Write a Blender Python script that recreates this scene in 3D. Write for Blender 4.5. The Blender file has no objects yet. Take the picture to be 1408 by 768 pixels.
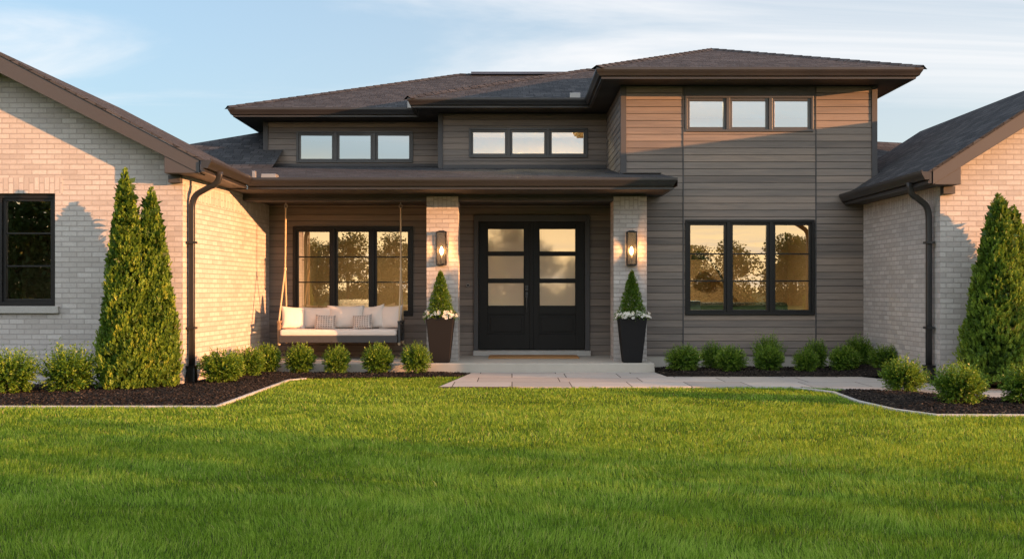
import bpy, math, random
import numpy as np
from mathutils import Vector, Matrix
C = bpy.context
S = C.scene
R = math.radians
random.seed(7)
RNG = np.random.default_rng(11)

# ------------------------------------------------------------------ camera
EYE = 1.26
cam_d = bpy.data.cameras.new('camera')
cam = bpy.data.objects.new('camera', cam_d)
S.collection.objects.link(cam)
cam.location = (0, 0, EYE)
cam.rotation_euler = (R(90), 0, 0)
cam_d.sensor_width = 36
cam_d.lens = 35.0
cam_d.shift_y = 16 / 1408
cam_d.clip_start = 0.1
cam_d.clip_end = 1500
S.camera = cam

# ------------------------------------------------------------------ light
SUN_EL = R(6.6)
SUN_AZ = R(67.0)            # angle from -Y towards +X
sdir = Vector((math.sin(SUN_AZ) * math.cos(SUN_EL), -math.cos(SUN_AZ) * math.cos(SUN_EL), math.sin(SUN_EL)))
sun_d = bpy.data.lights.new('sun', 'SUN')
sun_d.energy = 2.75
sun_d.angle = R(0.5)
sun_d.color = (1.0, 0.44, 0.17)
sun = bpy.data.objects.new('sun', sun_d)
S.collection.objects.link(sun)
sun.rotation_euler = sdir.to_track_quat('Z', 'Y').to_euler()
sun.location = (30, -15, 20)

W = bpy.data.worlds.new('World')
S.world = W
W.use_nodes = True
def build_world():
    nt = W.node_tree; n = nt.nodes; l = nt.links
    n.clear()
    out = n.new('ShaderNodeOutputWorld'); bg = n.new('ShaderNodeBackground')
    sky = n.new('ShaderNodeTexSky'); sky.sky_type = 'NISHITA'
    sky.sun_disc = False
    sky.sun_elevation = SUN_EL
    sky.sun_rotation = math.atan2(sdir.x, sdir.y)
    sky.air_density = 1.0; sky.dust_density = 1.6; sky.ozone_density = 2.6
    tc = n.new('ShaderNodeTexCoord')
    sep = n.new('ShaderNodeSeparateXYZ'); l.new(tc.outputs['Generated'], sep.inputs[0])
    # wispy cirrus on a high flat layer
    add = n.new('ShaderNodeMath'); add.operation = 'ADD'; add.inputs[1].default_value = 0.10; l.new(sep.outputs['Z'], add.inputs[0])
    mx = n.new('ShaderNodeMath'); mx.operation = 'MAXIMUM'; mx.inputs[1].default_value = 0.02; l.new(add.outputs[0], mx.inputs[0])
    dx = n.new('ShaderNodeMath'); dx.operation = 'DIVIDE'; l.new(sep.outputs['X'], dx.inputs[0]); l.new(mx.outputs[0], dx.inputs[1])
    dy = n.new('ShaderNodeMath'); dy.operation = 'DIVIDE'; l.new(sep.outputs['Y'], dy.inputs[0]); l.new(mx.outputs[0], dy.inputs[1])
    cmb = n.new('ShaderNodeCombineXYZ'); l.new(dx.outputs[0], cmb.inputs[0]); l.new(dy.outputs[0], cmb.inputs[1])
    mp = n.new('ShaderNodeMapping'); l.new(cmb.outputs[0], mp.inputs[0])
    mp.inputs['Rotation'].default_value = (0, 0, R(-28)); mp.inputs['Scale'].default_value = (0.36, 1.15, 1.0); mp.inputs['Location'].default_value = (1.9, 0.55, 0)
    n1 = n.new('ShaderNodeTexNoise'); n1.inputs['Scale'].default_value = 0.75; n1.inputs['Detail'].default_value = 9; n1.inputs['Roughness'].default_value = 0.58; n1.inputs['Distortion'].default_value = 0.9
    l.new(mp.outputs[0], n1.inputs['Vector'])
    rp = n.new('ShaderNodeMapRange'); rp.inputs['From Min'].default_value = 0.43; rp.inputs['From Max'].default_value = 0.70
    rp.interpolation_type = 'SMOOTHSTEP'; l.new(n1.outputs['Fac'], rp.inputs['Value'])
    fad = n.new('ShaderNodeMath'); fad.operation = 'MULTIPLY'; fad.inputs[1].default_value = 0.88; l.new(rp.outputs[0], fad.inputs[0])
    mixc = n.new('ShaderNodeMix'); mixc.data_type = 'RGBA'
    l.new(fad.outputs[0], mixc.inputs['Factor'])
    # golden band low in the sky on the side of the setting sun (behind the viewer)
    gy = n.new('ShaderNodeMapRange'); gy.inputs['From Min'].default_value = 0.2; gy.inputs['From Max'].default_value = -0.5; gy.interpolation_type = 'SMOOTHSTEP'; l.new(sep.outputs['Y'], gy.inputs['Value'])
    gz = n.new('ShaderNodeMapRange'); gz.inputs['From Min'].default_value = 0.14; gz.inputs['From Max'].default_value = 0.04; gz.interpolation_type = 'SMOOTHSTEP'; l.new(sep.outputs['Z'], gz.inputs['Value'])
    gm = n.new('ShaderNodeMath'); gm.operation = 'MULTIPLY'; l.new(gy.outputs[0], gm.inputs[0]); l.new(gz.outputs[0], gm.inputs[1])
    mixg = n.new('ShaderNodeMix'); mixg.data_type = 'RGBA'; l.new(gm.outputs[0], mixg.inputs['Factor'])
    hz = n.new('ShaderNodeMapRange'); hz.inputs['From Min'].default_value = 0.55; hz.inputs['From Max'].default_value = 0.0; hz.inputs['To Min'].default_value = 0.22; hz.inputs['To Max'].default_value = 0.66; l.new(sep.outputs['Z'], hz.inputs['Value'])
    mixh = n.new('ShaderNodeMix'); mixh.data_type = 'RGBA'; l.new(hz.outputs[0], mixh.inputs['Factor'])
    sm = n.new('ShaderNodeVectorMath'); sm.operation = 'MULTIPLY'; l.new(sky.outputs[0], sm.inputs[0]); sm.inputs[1].default_value = (0.78, 0.765, 0.74)
    l.new(sm.outputs[0], mixh.inputs['A']); hx = n.new('ShaderNodeMapRange'); hx.inputs['From Min'].default_value = -0.45; hx.inputs['From Max'].default_value = 0.5; l.new(sep.outputs['X'], hx.inputs['Value'])
    hc = n.new('ShaderNodeMix'); hc.data_type = 'RGBA'; l.new(hx.outputs[0], hc.inputs['Factor'])
    hc.inputs['A'].default_value = (1.0, 1.2, 1.36, 1); hc.inputs['B'].default_value = (1.74, 1.68, 1.65, 1)
    l.new(hc.outputs['Result'], mixh.inputs['B'])
    # extra brightness added high on the sun's side to light shaded walls and lawn
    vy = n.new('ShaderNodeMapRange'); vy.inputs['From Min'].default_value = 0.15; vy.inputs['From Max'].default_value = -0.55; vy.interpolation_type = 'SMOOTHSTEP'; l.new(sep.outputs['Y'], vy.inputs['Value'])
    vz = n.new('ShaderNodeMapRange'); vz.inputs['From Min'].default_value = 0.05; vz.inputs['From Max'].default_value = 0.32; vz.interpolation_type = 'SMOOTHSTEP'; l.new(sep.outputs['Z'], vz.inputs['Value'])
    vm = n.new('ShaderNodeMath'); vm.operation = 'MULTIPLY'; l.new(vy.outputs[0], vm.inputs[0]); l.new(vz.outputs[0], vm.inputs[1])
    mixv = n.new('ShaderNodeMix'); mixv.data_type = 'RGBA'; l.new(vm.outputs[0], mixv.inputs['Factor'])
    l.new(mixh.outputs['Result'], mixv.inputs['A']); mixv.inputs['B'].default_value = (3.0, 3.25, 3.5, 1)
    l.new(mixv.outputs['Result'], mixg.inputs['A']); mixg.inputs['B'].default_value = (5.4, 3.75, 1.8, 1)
    l.new(mixg.outputs['Result'], mixc.inputs['A'])
    mixc.inputs['B'].default_value = (1.98, 1.95, 1.95, 1)
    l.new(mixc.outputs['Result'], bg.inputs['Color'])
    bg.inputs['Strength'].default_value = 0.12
    l.new(bg.outputs[0], out.inputs[0])
build_world()
vs = S.view_settings
vs.view_transform = 'Standard'; vs.look = 'None'; vs.gamma = 1; vs.exposure = 2.15
vs.use_curve_mapping = False
S.cycles.use_denoising = True
S.cycles.denoiser = 'OPENIMAGEDENOISE'
S.cycles.denoising_input_passes = 'RGB_ALBEDO_NORMAL'
S.cycles.denoising_prefilter = 'NONE'
S.cycles.max_bounces = 8
S.cycles.transparent_max_bounces = 24
S.cycles.caustics_reflective = False
S.cycles.caustics_refractive = False
S.cycles.sample_clamp_indirect = 8

# ------------------------------------------------------------------ helpers
def lerp(a, b, t): return a + (b - a) * t

class MB:
    """collects faces, links them as one mesh"""
    def __init__(self):
        self.v = []; self.f = []; self.uv = []; self.m = []; self.r = []; self.sm = []
    def face(self, pts, mat=0, rnd=None, swap=False, uv=None, smooth=False):
        pts = [Vector(p) for p in pts]
        b = len(self.v)
        self.v += [tuple(p) for p in pts]
        self.f.append(tuple(range(b, b + len(pts))))
        if uv is None:
            nrm = Vector((0, 0, 0))
            for i in range(len(pts)):
                a, c = pts[i], pts[(i + 1) % len(pts)]
                nrm += a.cross(c)
            if nrm.length < 1e-12: nrm = Vector((0, 0, 1))
            nrm.normalize()
            if abs(nrm.z) > 0.96: t = Vector((1, 0, 0)); bb = Vector((0, 1, 0))
            else:
                t = Vector((0, 0, 1)).cross(nrm).normalized(); bb = nrm.cross(t)
            uv = [(p.dot(t), p.dot(bb)) for p in pts]
        if swap: uv = [(q[1], q[0]) for q in uv]
        self.uv += uv
        self.m.append(mat); self.r.append(random.random() if rnd is None else rnd); self.sm.append(smooth)
    def box(self, x0, x1, y0, y1, z0, z1, mat=0, rnd=None, swap=False, skip=''):
        rnd = random.random() if rnd is None else rnd
        V = lambda x, y, z: (x, y, z)
        fs = {'f': [V(x0, y0, z0), V(x1, y0, z0), V(x1, y0, z1), V(x0, y0, z1)],
              'k': [V(x1, y1, z0), V(x0, y1, z0), V(x0, y1, z1), V(x1, y1, z1)],
              'l': [V(x0, y1, z0), V(x0, y0, z0), V(x0, y0, z1), V(x0, y1, z1)],
              'r': [V(x1, y0, z0), V(x1, y1, z0), V(x1, y1, z1), V(x1, y0, z1)],
              't': [V(x0, y0, z1), V(x1, y0, z1), V(x1, y1, z1), V(x0, y1, z1)],
              'b': [V(x0, y1, z0), V(x1, y1, z0), V(x1, y0, z0), V(x0, y0, z0)]}
        for k, p in fs.items():
            if k not in skip: self.face(p, mat, rnd, swap)
    def prism(self, poly, axis, a, b, mat=0, rnd=None):
        """poly in the two other axes, extruded from a to b along axis"""
        rnd = random.random() if rnd is None else rnd
        if axis == 'z': mk = lambda p, t: (p[0], p[1], t)
        elif axis == 'y': mk = lambda p, t: (p[0], t, p[1])
        else: mk = lambda p, t: (t, p[0], p[1])
        n = len(poly)
        area = sum(poly[i][0] * poly[(i + 1) % n][1] - poly[(i + 1) % n][0] * poly[i][1] for i in range(n))
        if (area < 0) != (axis == 'y'): poly = poly[::-1]
        lo, hi = min(a, b), max(a, b)
        self.face([mk(p, lo) for p in poly[::-1]], mat, rnd)
        self.face([mk(p, hi) for p in poly], mat, rnd)
        for i in range(n):
            p, q = poly[i], poly[(i + 1) % n]
            self.face([mk(p, lo), mk(q, lo), mk(q, hi), mk(p, hi)], mat, rnd)
    def tube(self, pts, rad, n=10, mat=0, caps=True, sq=None):
        """pts: list of points; rad: float or list; sq=(w,h) makes it a rounded rectangle"""
        pts = [Vector(p) for p in pts]
        rads = rad if isinstance(rad, (list, tuple)) else [rad] * len(pts)
        rnd = random.random()
        rings = []
        up = None
        for i, p in enumerate(pts):
            if i == 0: d = pts[1] - pts[0]
            elif i == len(pts) - 1: d = pts[-1] - pts[-2]
            else: d = (pts[i + 1] - p).normalized() + (p - pts[i - 1]).normalized()
            d.normalize()
            if up is None:
                ref = Vector((0, 1, 0)) if abs(d.y) < 0.9 else Vector((1, 0, 0))
                up = (ref - d * ref.dot(d)).normalized()
            else:
                up = (up - d * up.dot(d)).normalized()
            sd = d.cross(up)
            ring = []
            for k in range(n):
                a = 2 * math.pi * (k + 0.5) / n
                ca, sa = math.cos(a), math.sin(a)
                if sq:
                    e = 0.35
                    ca = math.copysign(abs(ca) ** e, ca) * sq[0]; sa = math.copysign(abs(sa) ** e, sa) * sq[1]
                    ring.append(p + up * ca * rads[i] + sd * sa * rads[i])
                else:
                    ring.append(p + up * ca * rads[i] + sd * sa * rads[i])
            rings.append(ring)
        L = 0
        for i in range(len(rings) - 1):
            dl = (pts[i + 1] - pts[i]).length
            for k in range(n):
                k2 = (k + 1) % n
                self.face([rings[i][k2], rings[i][k], rings[i + 1][k], rings[i + 1][k2]], mat, rnd, smooth=True,
                          uv=[((k + 1) / n, L), (k / n, L), (k / n, L + dl), ((k + 1) / n, L + dl)])
            L += dl
        if caps:
            self.face(rings[0], mat, rnd); self.face(rings[-1][::-1], mat, rnd)
    def sweep(self, prof, path, z0=0, mat=0, side=1, closed_prof=True):
        """prof: (outward, up) points; path: xy points; outward is to the right of travel (side=1)"""
        P = [Vector((p[0], p[1])) for p in path]
        N = []
        for i in range(len(P)):
            ds = []
            if i > 0: ds.append((P[i] - P[i - 1]).normalized())
            if i < len(P) - 1: ds.append((P[i + 1] - P[i]).normalized())
            ns = [Vector((d.y, -d.x)) * side for d in ds]
            if len(ns) == 2:
                m = (ns[0] + ns[1]).normalized(); m = m / max(0.3, m.dot(ns[0]))
            else: m = ns[0]
            N.append(m)
        rnd = random.random()
        rings = [[Vector((P[i].x + N[i].x * o, P[i].y + N[i].y * o, z0 + z)) for (o, z) in prof] for i in range(len(P))]
        n = len(prof)
        for i in range(len(P) - 1):
            for k in range(n if closed_prof else n - 1):
                k2 = (k + 1) % n
                q = [rings[i][k], rings[i][k2], rings[i + 1][k2], rings[i + 1][k]]
                self.face(q if side > 0 else q[::-1], mat, rnd)
        if closed_prof:
            self.face(rings[0][::-1] if side > 0 else rings[0], mat, rnd)
            self.face(rings[-1] if side > 0 else rings[-1][::-1], mat, rnd)
    def lathe(self, prof, c=(0, 0, 0), n=24, mat=0):
        rnd = random.random()
        for i in range(len(prof) - 1):
            for k in range(n):
                a0, a1 = 2 * math.pi * k / n, 2 * math.pi * (k + 1) / n
                (r0, z0), (r1, z1) = prof[i], prof[i + 1]
                f = lambda r, z, a: (c[0] + r * math.cos(a), c[1] + r * math.sin(a), c[2] + z)
                q = [f(r0, z0, a0), f(r0, z0, a1), f(r1, z1, a1), f(r1, z1, a0)]
                if r0 < 1e-6: q = q[1:]
                elif r1 < 1e-6: q = q[:3]
                self.face(q, mat, rnd, smooth=True)
    def build(self, name, mats, parent=None, bevel=0, bseg=2):
        me = bpy.data.meshes.new(name)
        me.from_pydata(self.v, [], self.f)
        if not isinstance(mats, (list, tuple)): mats = [mats]
        for m in mats: me.materials.append(m)
        if self.f:
            me.polygons.foreach_set('material_index', self.m)
            me.polygons.foreach_set('use_smooth', self.sm)
            uvl = me.uv_layers.new(name='UVMap')
            uvl.data.foreach_set('uv', np.array(self.uv, dtype=np.float32).ravel())
            at = me.attributes.new('rnd', 'FLOAT', 'FACE')
            at.data.foreach_set('value', np.array(self.r, dtype=np.float32))
        me.validate()
        if any(self.sm) or bevel:
            import bmesh
            bm = bmesh.new(); bm.from_mesh(me)
            bmesh.ops.remove_doubles(bm, verts=bm.verts, dist=1e-5)
            if bevel: bmesh.ops.recalc_face_normals(bm, faces=bm.faces)
            bm.to_mesh(me); bm.free()
        o = bpy.data.objects.new(name, me)
        S.collection.objects.link(o)
        if parent: attach(o, parent)
        if bevel:
            md = o.modifiers.new('bevel', 'BEVEL'); md.width = bevel; md.segments = bseg; md.limit_method = 'ANGLE'; md.angle_limit = R(40)
        return o

def world_loc(o):
    p = Vector(o.location)
    return p
def attach(o, parent):
    """parts are modelled in world coordinates; keep them in place under their thing"""
    o.parent = parent
    o.matrix_parent_inverse = Matrix.Translation(-Vector(parent.get('_base', (0, 0, 0))))
def tag(o, label=None, cat=None, group=None, kind=None):
    if label: o['label'] = label
    if cat: o['category'] = cat
    if group: o['group'] = group
    if kind: o['kind'] = kind
    return o
def thing(name, loc, label, cat, group=None, local=False):
    o = bpy.data.objects.new(name, None)
    S.collection.objects.link(o)
    o.location = loc
    o.empty_display_size = 0.1
    if not local: o['_base'] = list(loc)
    return tag(o, label, cat, group)
def kids(o): return [c for c in S.collection.objects if c.parent is o]
def copy_tree(o, parent=None):
    c = o.copy(); S.collection.objects.link(c)
    if parent: c.parent = parent
    for ch in kids(o): copy_tree(ch, c)
    return c

# ------------------------------------------------------------------ materials
class NT:
    def __init__(self, name):
        self.mat = bpy.data.materials.new(name); self.mat.use_nodes = True
        self.nt = self.mat.node_tree; self.n = self.nt.nodes; self.n.clear()
        self.out = self.n.new('ShaderNodeOutputMaterial')
    def new(self, t, **kw):
        nd = self.n.new('ShaderNode' + t)
        for k, v in kw.items():
            if k.startswith('i_'):
                nd.inputs[k[2:].replace('_', ' ')].default_value = v
            else: setattr(nd, k, v)
        return nd
    def link(self, a, b): self.nt.links.new(a, b)
    def math(self, op, a, b=None, clamp=False):
        nd = self.n.new('ShaderNodeMath'); nd.operation = op; nd.use_clamp = clamp
        for i, x in enumerate((a, b)):
            if x is None: continue
            if isinstance(x, (int, float)): nd.inputs[i].default_value = x
            else: self.link(x, nd.inputs[i])
        return nd.outputs[0]
    def mix(self, f, a, b, blend='MIX'):
        nd = self.n.new('ShaderNodeMix'); nd.data_type = 'RGBA'; nd.blend_type = blend
        for k, x in (('Factor', f), ('A', a), ('B', b)):
            if isinstance(x, (int, float)): nd.inputs[k].default_value = x
            elif isinstance(x, tuple): nd.inputs[k].default_value = x if len(x) == 4 else (*x, 1)
            else: self.link(x, nd.inputs[k])
        return nd.outputs['Result']
    def ramp(self, fac, stops):
        nd = self.n.new('ShaderNodeValToRGB')
        e = nd.color_ramp.elements
        while len(e) < len(stops): e.new(0.5)
        for el, (p, c) in zip(e, stops): el.position = p; el.color = (*c, 1) if len(c) == 3 else c
        self.link(fac, nd.inputs[0]); return nd.outputs[0]
    def rng(self, v, a, b, c=0., d=1.):
        nd = self.new('MapRange'); self.link(v, nd.inputs['Value'])
        for k, x in zip(('From Min', 'From Max', 'To Min', 'To Max'), (a, b, c, d)): nd.inputs[k].default_value = x
        return nd.outputs[0]
    def noise(self, vec=None, scale=5, detail=4, rough=0.55, dist=0):
        nd = self.new('TexNoise'); nd.inputs['Scale'].default_value = scale; nd.inputs['Detail'].default_value = detail
        nd.inputs['Roughness'].default_value = rough; nd.inputs['Distortion'].default_value = dist
        if vec is not None: self.link(vec, nd.inputs['Vector'])
        return nd.outputs['Fac']
    def mapping(self, vec, scale=(1, 1, 1), loc=(0, 0, 0), rot=(0, 0, 0)):
        nd = self.new('Mapping'); self.link(vec, nd.inputs[0])
        nd.inputs['Scale'].default_value = scale; nd.inputs['Location'].default_value = loc; nd.inputs['Rotation'].default_value = rot
        return nd.outputs[0]
    def obj(self): return self.new('TexCoord').outputs['Object']
    def uv(self): return self.new('TexCoord').outputs['UV']
    def attr(self, name='rnd'):
        nd = self.new('Attribute'); nd.attribute_name = name; return nd.outputs['Fac']
    def bump(self, h, strength=0.3, dist=0.01, nrm=None):
        nd = self.new('Bump'); nd.inputs['Strength'].default_value = strength; nd.inputs['Distance'].default_value = dist
        self.link(h, nd.inputs['Height'])
        if nrm is not None: self.link(nrm, nd.inputs['Normal'])
        return nd.outputs[0]
    def bsdf(self, col, rough=0.7, nrm=None, metal=0, spec=0.5):
        nd = self.new('BsdfPrincipled')
        if isinstance(col, tuple): nd.inputs['Base Color'].default_value = (*col, 1)
        else: self.link(col, nd.inputs['Base Color'])
        if isinstance(rough, (int, float)): nd.inputs['Roughness'].default_value = rough
        else: self.link(rough, nd.inputs['Roughness'])
        nd.inputs['Metallic'].default_value = metal
        nd.inputs['Specular IOR Level'].default_value = spec
        if nrm is not None: self.link(nrm, nd.inputs['Normal'])
        self.link(nd.outputs[0], self.out.inputs[0])
        self.b = nd
        return self.mat

def mat_brick():
    t = NT('limewashed_brick'); uv = t.uv()
    br = t.new('TexBrick'); t.link(uv, br.inputs['Vector'])
    br.offset = 0.5
    for k, v in (('Scale', 1), ('Mortar Size', 0.0068), ('Mortar Smooth', 0.15), ('Bias', 0.0), ('Brick Width', 0.2), ('Row Height', 0.0685)): br.inputs[k].default_value = v
    br.inputs['Color1'].default_value = (0, 0, 0, 1); br.inputs['Color2'].default_value = (1, 1, 1, 1); br.inputs['Mortar'].default_value = (0.5, 0.5, 0.5, 1)
    tone = t.ramp(br.outputs['Color'], [(0.0, (0.40, 0.375, 0.36)), (0.35, (0.46, 0.435, 0.42)), (0.7, (0.50, 0.475, 0.46)), (1.0, (0.55, 0.53, 0.515))])
    ob = t.obj()
    n1 = t.noise(ob, 38, 6, 0.7); n2 = t.noise(ob, 3.2, 4)
    c = t.mix(t.rng(n1, 0.35, 0.75, 0, 0.55), tone, (0.32, 0.295, 0.28))
    c = t.mix(t.rng(n2, 0.45, 0.75, 0, 0.35), c, (0.55, 0.525, 0.51))
    c = t.mix(t.math('MULTIPLY', br.outputs['Fac'], 0.85), c, (0.34, 0.32, 0.305))
    h = t.math('ADD', t.math('MULTIPLY', t.math('SUBTRACT', 1.0, br.outputs['Fac']), 1.0), t.math('MULTIPLY', n1, 0.35))
    return t.bsdf(c, 0.85, t.bump(h, 0.9, 0.011), spec=0.2)
def mat_siding():
    t = NT('brown_siding'); ob = t.obj(); r = t.attr()
    off = t.new('CombineXYZ'); t.link(t.math('MULTIPLY', r, 37.0), off.inputs[0]); t.link(t.math('MULTIPLY', r, 11.0), off.inputs[2])
    ad = t.new('VectorMath', operation='ADD'); t.link(ob, ad.inputs[0]); t.link(off.outputs[0], ad.inputs[1])
    g = t.noise(t.mapping(ad.outputs[0], (1.3, 1.3, 60)), 2.0, 7, 0.65, 0.4)
    g2 = t.noise(t.mapping(ad.outputs[0], (0.55, 0.55, 9)), 1.6, 3, 0.5)
    fine = t.noise(t.mapping(ad.outputs[0], (6, 6, 160)), 3.0, 3, 0.6)
    c = t.ramp(r, [(0.0, (0.128, 0.108, 0.096)), (0.3, (0.180, 0.155, 0.138)), (0.7, (0.225, 0.193, 0.168)), (1.0, (0.30, 0.238, 0.192))])
    c = t.mix(t.rng(g, 0.3, 0.72, 0.0, 0.75), c, (0.095, 0.084, 0.078))
    c = t.mix(t.rng(g2, 0.42, 0.75, 0.0, 0.5), c, (0.27, 0.215, 0.175))
    h = t.math('ADD', t.math('MULTIPLY', g, 0.6), t.math('MULTIPLY', fine, 0.5))
    return t.bsdf(c, 0.62, t.bump(h, 0.35, 0.004), spec=0.35)
def mat_shingle():
    t = NT('asphalt_shingles'); uv = t.uv()
    br = t.new('TexBrick'); t.link(uv, br.inputs['Vector']); br.offset = 0.37; br.offset_frequency = 2; br.squash = 0.8; br.squash_frequency = 3
    for k, v in (('Scale', 1), ('Mortar Size', 0.006), ('Mortar Smooth', 0.4), ('Bias', 0.0), ('Brick Width', 0.2), ('Row Height', 0.125)): br.inputs[k].default_value = v
    br.inputs['Color1'].default_value = (0, 0, 0, 1); br.inputs['Color2'].default_value = (1, 1, 1, 1); br.inputs['Mortar'].default_value = (0, 0, 0, 1)
    ob = t.obj()
    n1 = t.noise(ob, 70, 5, 0.7); n2 = t.noise(ob, 0.9, 3)
    c = t.ramp(br.outputs['Color'], [(0, (0.024, 0.026, 0.030)), (0.5, (0.044, 0.045, 0.050)), (1, (0.080, 0.079, 0.083))])
    c = t.mix(t.rng(n1, 0.35, 0.7, 0, 0.6), c, (0.075, 0.075, 0.079))
    c = t.mix(t.rng(n2, 0.4, 0.7, 0, 0.25), c, (0.05, 0.05, 0.053))
    c = t.mix(t.math('MULTIPLY', br.outputs['Fac'], 0.8), c, (0.02, 0.018, 0.017))
    sx = t.new('SeparateXYZ'); t.link(uv, sx.inputs[0])
    saw = t.math('FRACT', t.math('DIVIDE', sx.outputs[1], 0.125))
    h = t.math('SUBTRACT', t.math('MULTIPLY', n1, 0.4), t.math('ADD', t.math('MULTIPLY', saw, 0.9), t.math('MULTIPLY', br.outputs['Fac'], 0.5)))
    h = t.math('ADD', h, t.math('MULTIPLY', br.outputs['Color'], 0.5))
    return t.bsdf(c, 0.92, t.bump(h, 0.8, 0.02), spec=0.15)
def mat_paint(name, col, rough=0.45, var=0.15, bump=0.05, metal=0, spec=0.5, nscale=14):
    t = NT(name); ob = t.obj()
    n = t.noise(ob, nscale, 5, 0.6); n2 = t.noise(ob, 1.1, 3)
    dark = tuple(x * (1 - var) for x in col); light = tuple(min(1, x * (1 + var)) for x in col)
    c = t.mix(t.math('ADD', t.math('MULTIPLY', n, 0.6), t.math('MULTIPLY', n2, 0.4)), dark, light)
    rg = t.rng(n2, 0.3, 0.7, max(0.03, rough - 0.08), min(1, rough + 0.1))
    return t.bsdf(c, rg, t.bump(n, bump, 0.004), metal, spec)
def mat_doorwood():
    t = NT('black_door_paint'); ob = t.obj()
    g = t.noise(t.mapping(ob, (40, 40, 1.6)), 2.2, 6, 0.65, 0.3)
    c = t.mix(g, (0.006, 0.006, 0.006), (0.013, 0.0125, 0.012))
    return t.bsdf(c, t.rng(g, 0.3, 0.7, 0.4, 0.6), t.bump(g, 0.18, 0.003), spec=0.22)
def mat_glass(name, refl=0.45, tint=(0.62, 0.66, 0.64), rtint=(0.95, 0.95, 0.95), wav=0.02):
    t = NT(name); ob = t.obj()
    n = t.noise(ob, 2.2, 2, 0.4)
    nb = t.bump(n, wav, 0.02)
    gl = t.new('BsdfGlossy'); gl.inputs['Color'].default_value = (*rtint, 1); gl.inputs['Roughness'].default_value = 0.004; t.link(nb, gl.inputs['Normal'])
    tr = t.new('BsdfTransparent'); tr.inputs['Color'].default_value = (*tint, 1)
    fr = t.new('Fresnel'); fr.inputs['IOR'].default_value = 1.5
    fac = t.math('ADD', t.math('MULTIPLY', fr.outputs[0], 1 - refl), refl, True)
    mx = t.new('MixShader'); t.link(fac, mx.inputs[0]); t.link(tr.outputs[0], mx.inputs[1]); t.link(gl.outputs[0], mx.inputs[2])
    t.link(mx.outputs[0], t.out.inputs[0]); return t.mat
def mat_frosted():
    t = NT('frosted_door_glass'); ob = t.obj()
    n = t.noise(ob, 190, 3, 0.6)
    df = t.new('BsdfPrincipled'); df.inputs['Base Color'].default_value = (0.84, 0.62, 0.42, 1); df.inputs['Roughness'].default_value = 0.35
    t.link(t.bump(n, 0.10, 0.002), df.inputs['Normal'])
    gl = t.new('BsdfGlossy'); gl.inputs['Color'].default_value = (0.9, 0.84, 0.76, 1); gl.inputs['Roughness'].default_value = 0.035
    mx = t.new('MixShader'); mx.inputs[0].default_value = 0.36
    t.link(df.outputs[0], mx.inputs[1]); t.link(gl.outputs[0], mx.inputs[2]); t.link(mx.outputs[0], t.out.inputs[0]); return t.mat
def mat_concrete(name, a, b, speck=0.5):
    t = NT(name); ob = t.obj()
    n = t.noise(ob, 6, 6, 0.65); n2 = t.noise(ob, 120, 3, 0.7); n3 = t.noise(ob, 0.8, 3)
    c = t.mix(n, a, b)
    c = t.mix(t.rng(n2, 0.5, 0.75, 0, speck), c, tuple(x * 0.62 for x in a))
    c = t.mix(t.rng(n3, 0.45, 0.7, 0, 0.3), c, tuple(x * 0.8 for x in a))
    return t.bsdf(c, 0.88, t.bump(t.math('ADD', n, n2), 0.25, 0.004), spec=0.25)
def mat_paver():
    t = NT('stone_pavers'); ob = t.obj()
    sx = t.new('SeparateXYZ'); t.link(ob, sx.inputs[0])
    br = t.new('TexBrick'); t.link(ob, br.inputs['Vector']); br.offset = 0.42; br.squash = 1.45; br.squash_frequency = 2
    for k, v in (('Scale', 1), ('Mortar Size', 0.007), ('Mortar Smooth', 0.1), ('Bias', 0.0), ('Brick Width', 0.78), ('Row Height', 0.68)): br.inputs[k].default_value = v
    br.inputs['Color1'].default_value = (0, 0, 0, 1); br.inputs['Color2'].default_value = (1, 1, 1, 1); br.inputs['Mortar'].default_value = (0.5, 0.5, 0.5, 1)
    n = t.noise(ob, 4.5, 6, 0.65, 0.5); n2 = t.noise(ob, 90, 3, 0.65)
    c = t.ramp(br.outputs['Color'], [(0, (0.36, 0.33, 0.305)), (0.5, (0.43, 0.395, 0.365)), (1, (0.5, 0.46, 0.425))])
    c = t.mix(t.rng(n, 0.35, 0.72, 0, 0.5), c, (0.33, 0.305, 0.285))
    c = t.mix(t.rng(n2, 0.5, 0.75, 0, 0.35), c, (0.28, 0.26, 0.245))
    c = t.mix(br.outputs['Fac'], c, (0.055, 0.05, 0.042))
    h = t.math('SUBTRACT', t.math('ADD', t.math('MULTIPLY', n2, 0.2), t.math('MULTIPLY', n, 0.3)), br.outputs['Fac'])
    return t.bsdf(c, 0.85, t.bump(h, 0.5, 0.006), spec=0.3)
def mat_leaf(name, stops, trans=0.35, rough=0.45, tcol=(0.3, 0.42, 0.05), spec=0.35):
    t = NT(name); r = t.attr()
    c = t.ramp(r, stops)
    pb = t.new('BsdfPrincipled'); t.link(c, pb.inputs['Base Color']); pb.inputs['Roughness'].default_value = rough; pb.inputs['Specular IOR Level'].default_value = spec
    tl = t.new('BsdfTranslucent'); t.link(t.mix(0.6, c, tcol), tl.inputs['Color'])
    mx = t.new('MixShader'); mx.inputs[0].default_value = trans
    t.link(pb.outputs[0], mx.inputs[1]); t.link(tl.outputs[0], mx.inputs[2]); t.link(mx.outputs[0], t.out.inputs[0]); return t.mat
def mat_ground():
    t = NT('lawn_soil'); ob = t.obj()
    n = t.noise(ob, 2.5, 6, 0.6); n2 = t.noise(ob, 60, 4, 0.7)
    c = t.mix(n, (0.045, 0.080, 0.010), (0.075, 0.12, 0.016))
    c = t.mix(t.rng(n2, 0.45, 0.7, 0, 0.5), c, (0.035, 0.032, 0.012))
    return t.bsdf(c, 0.95, t.bump(n2, 0.7, 0.02), spec=0.1)
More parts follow.
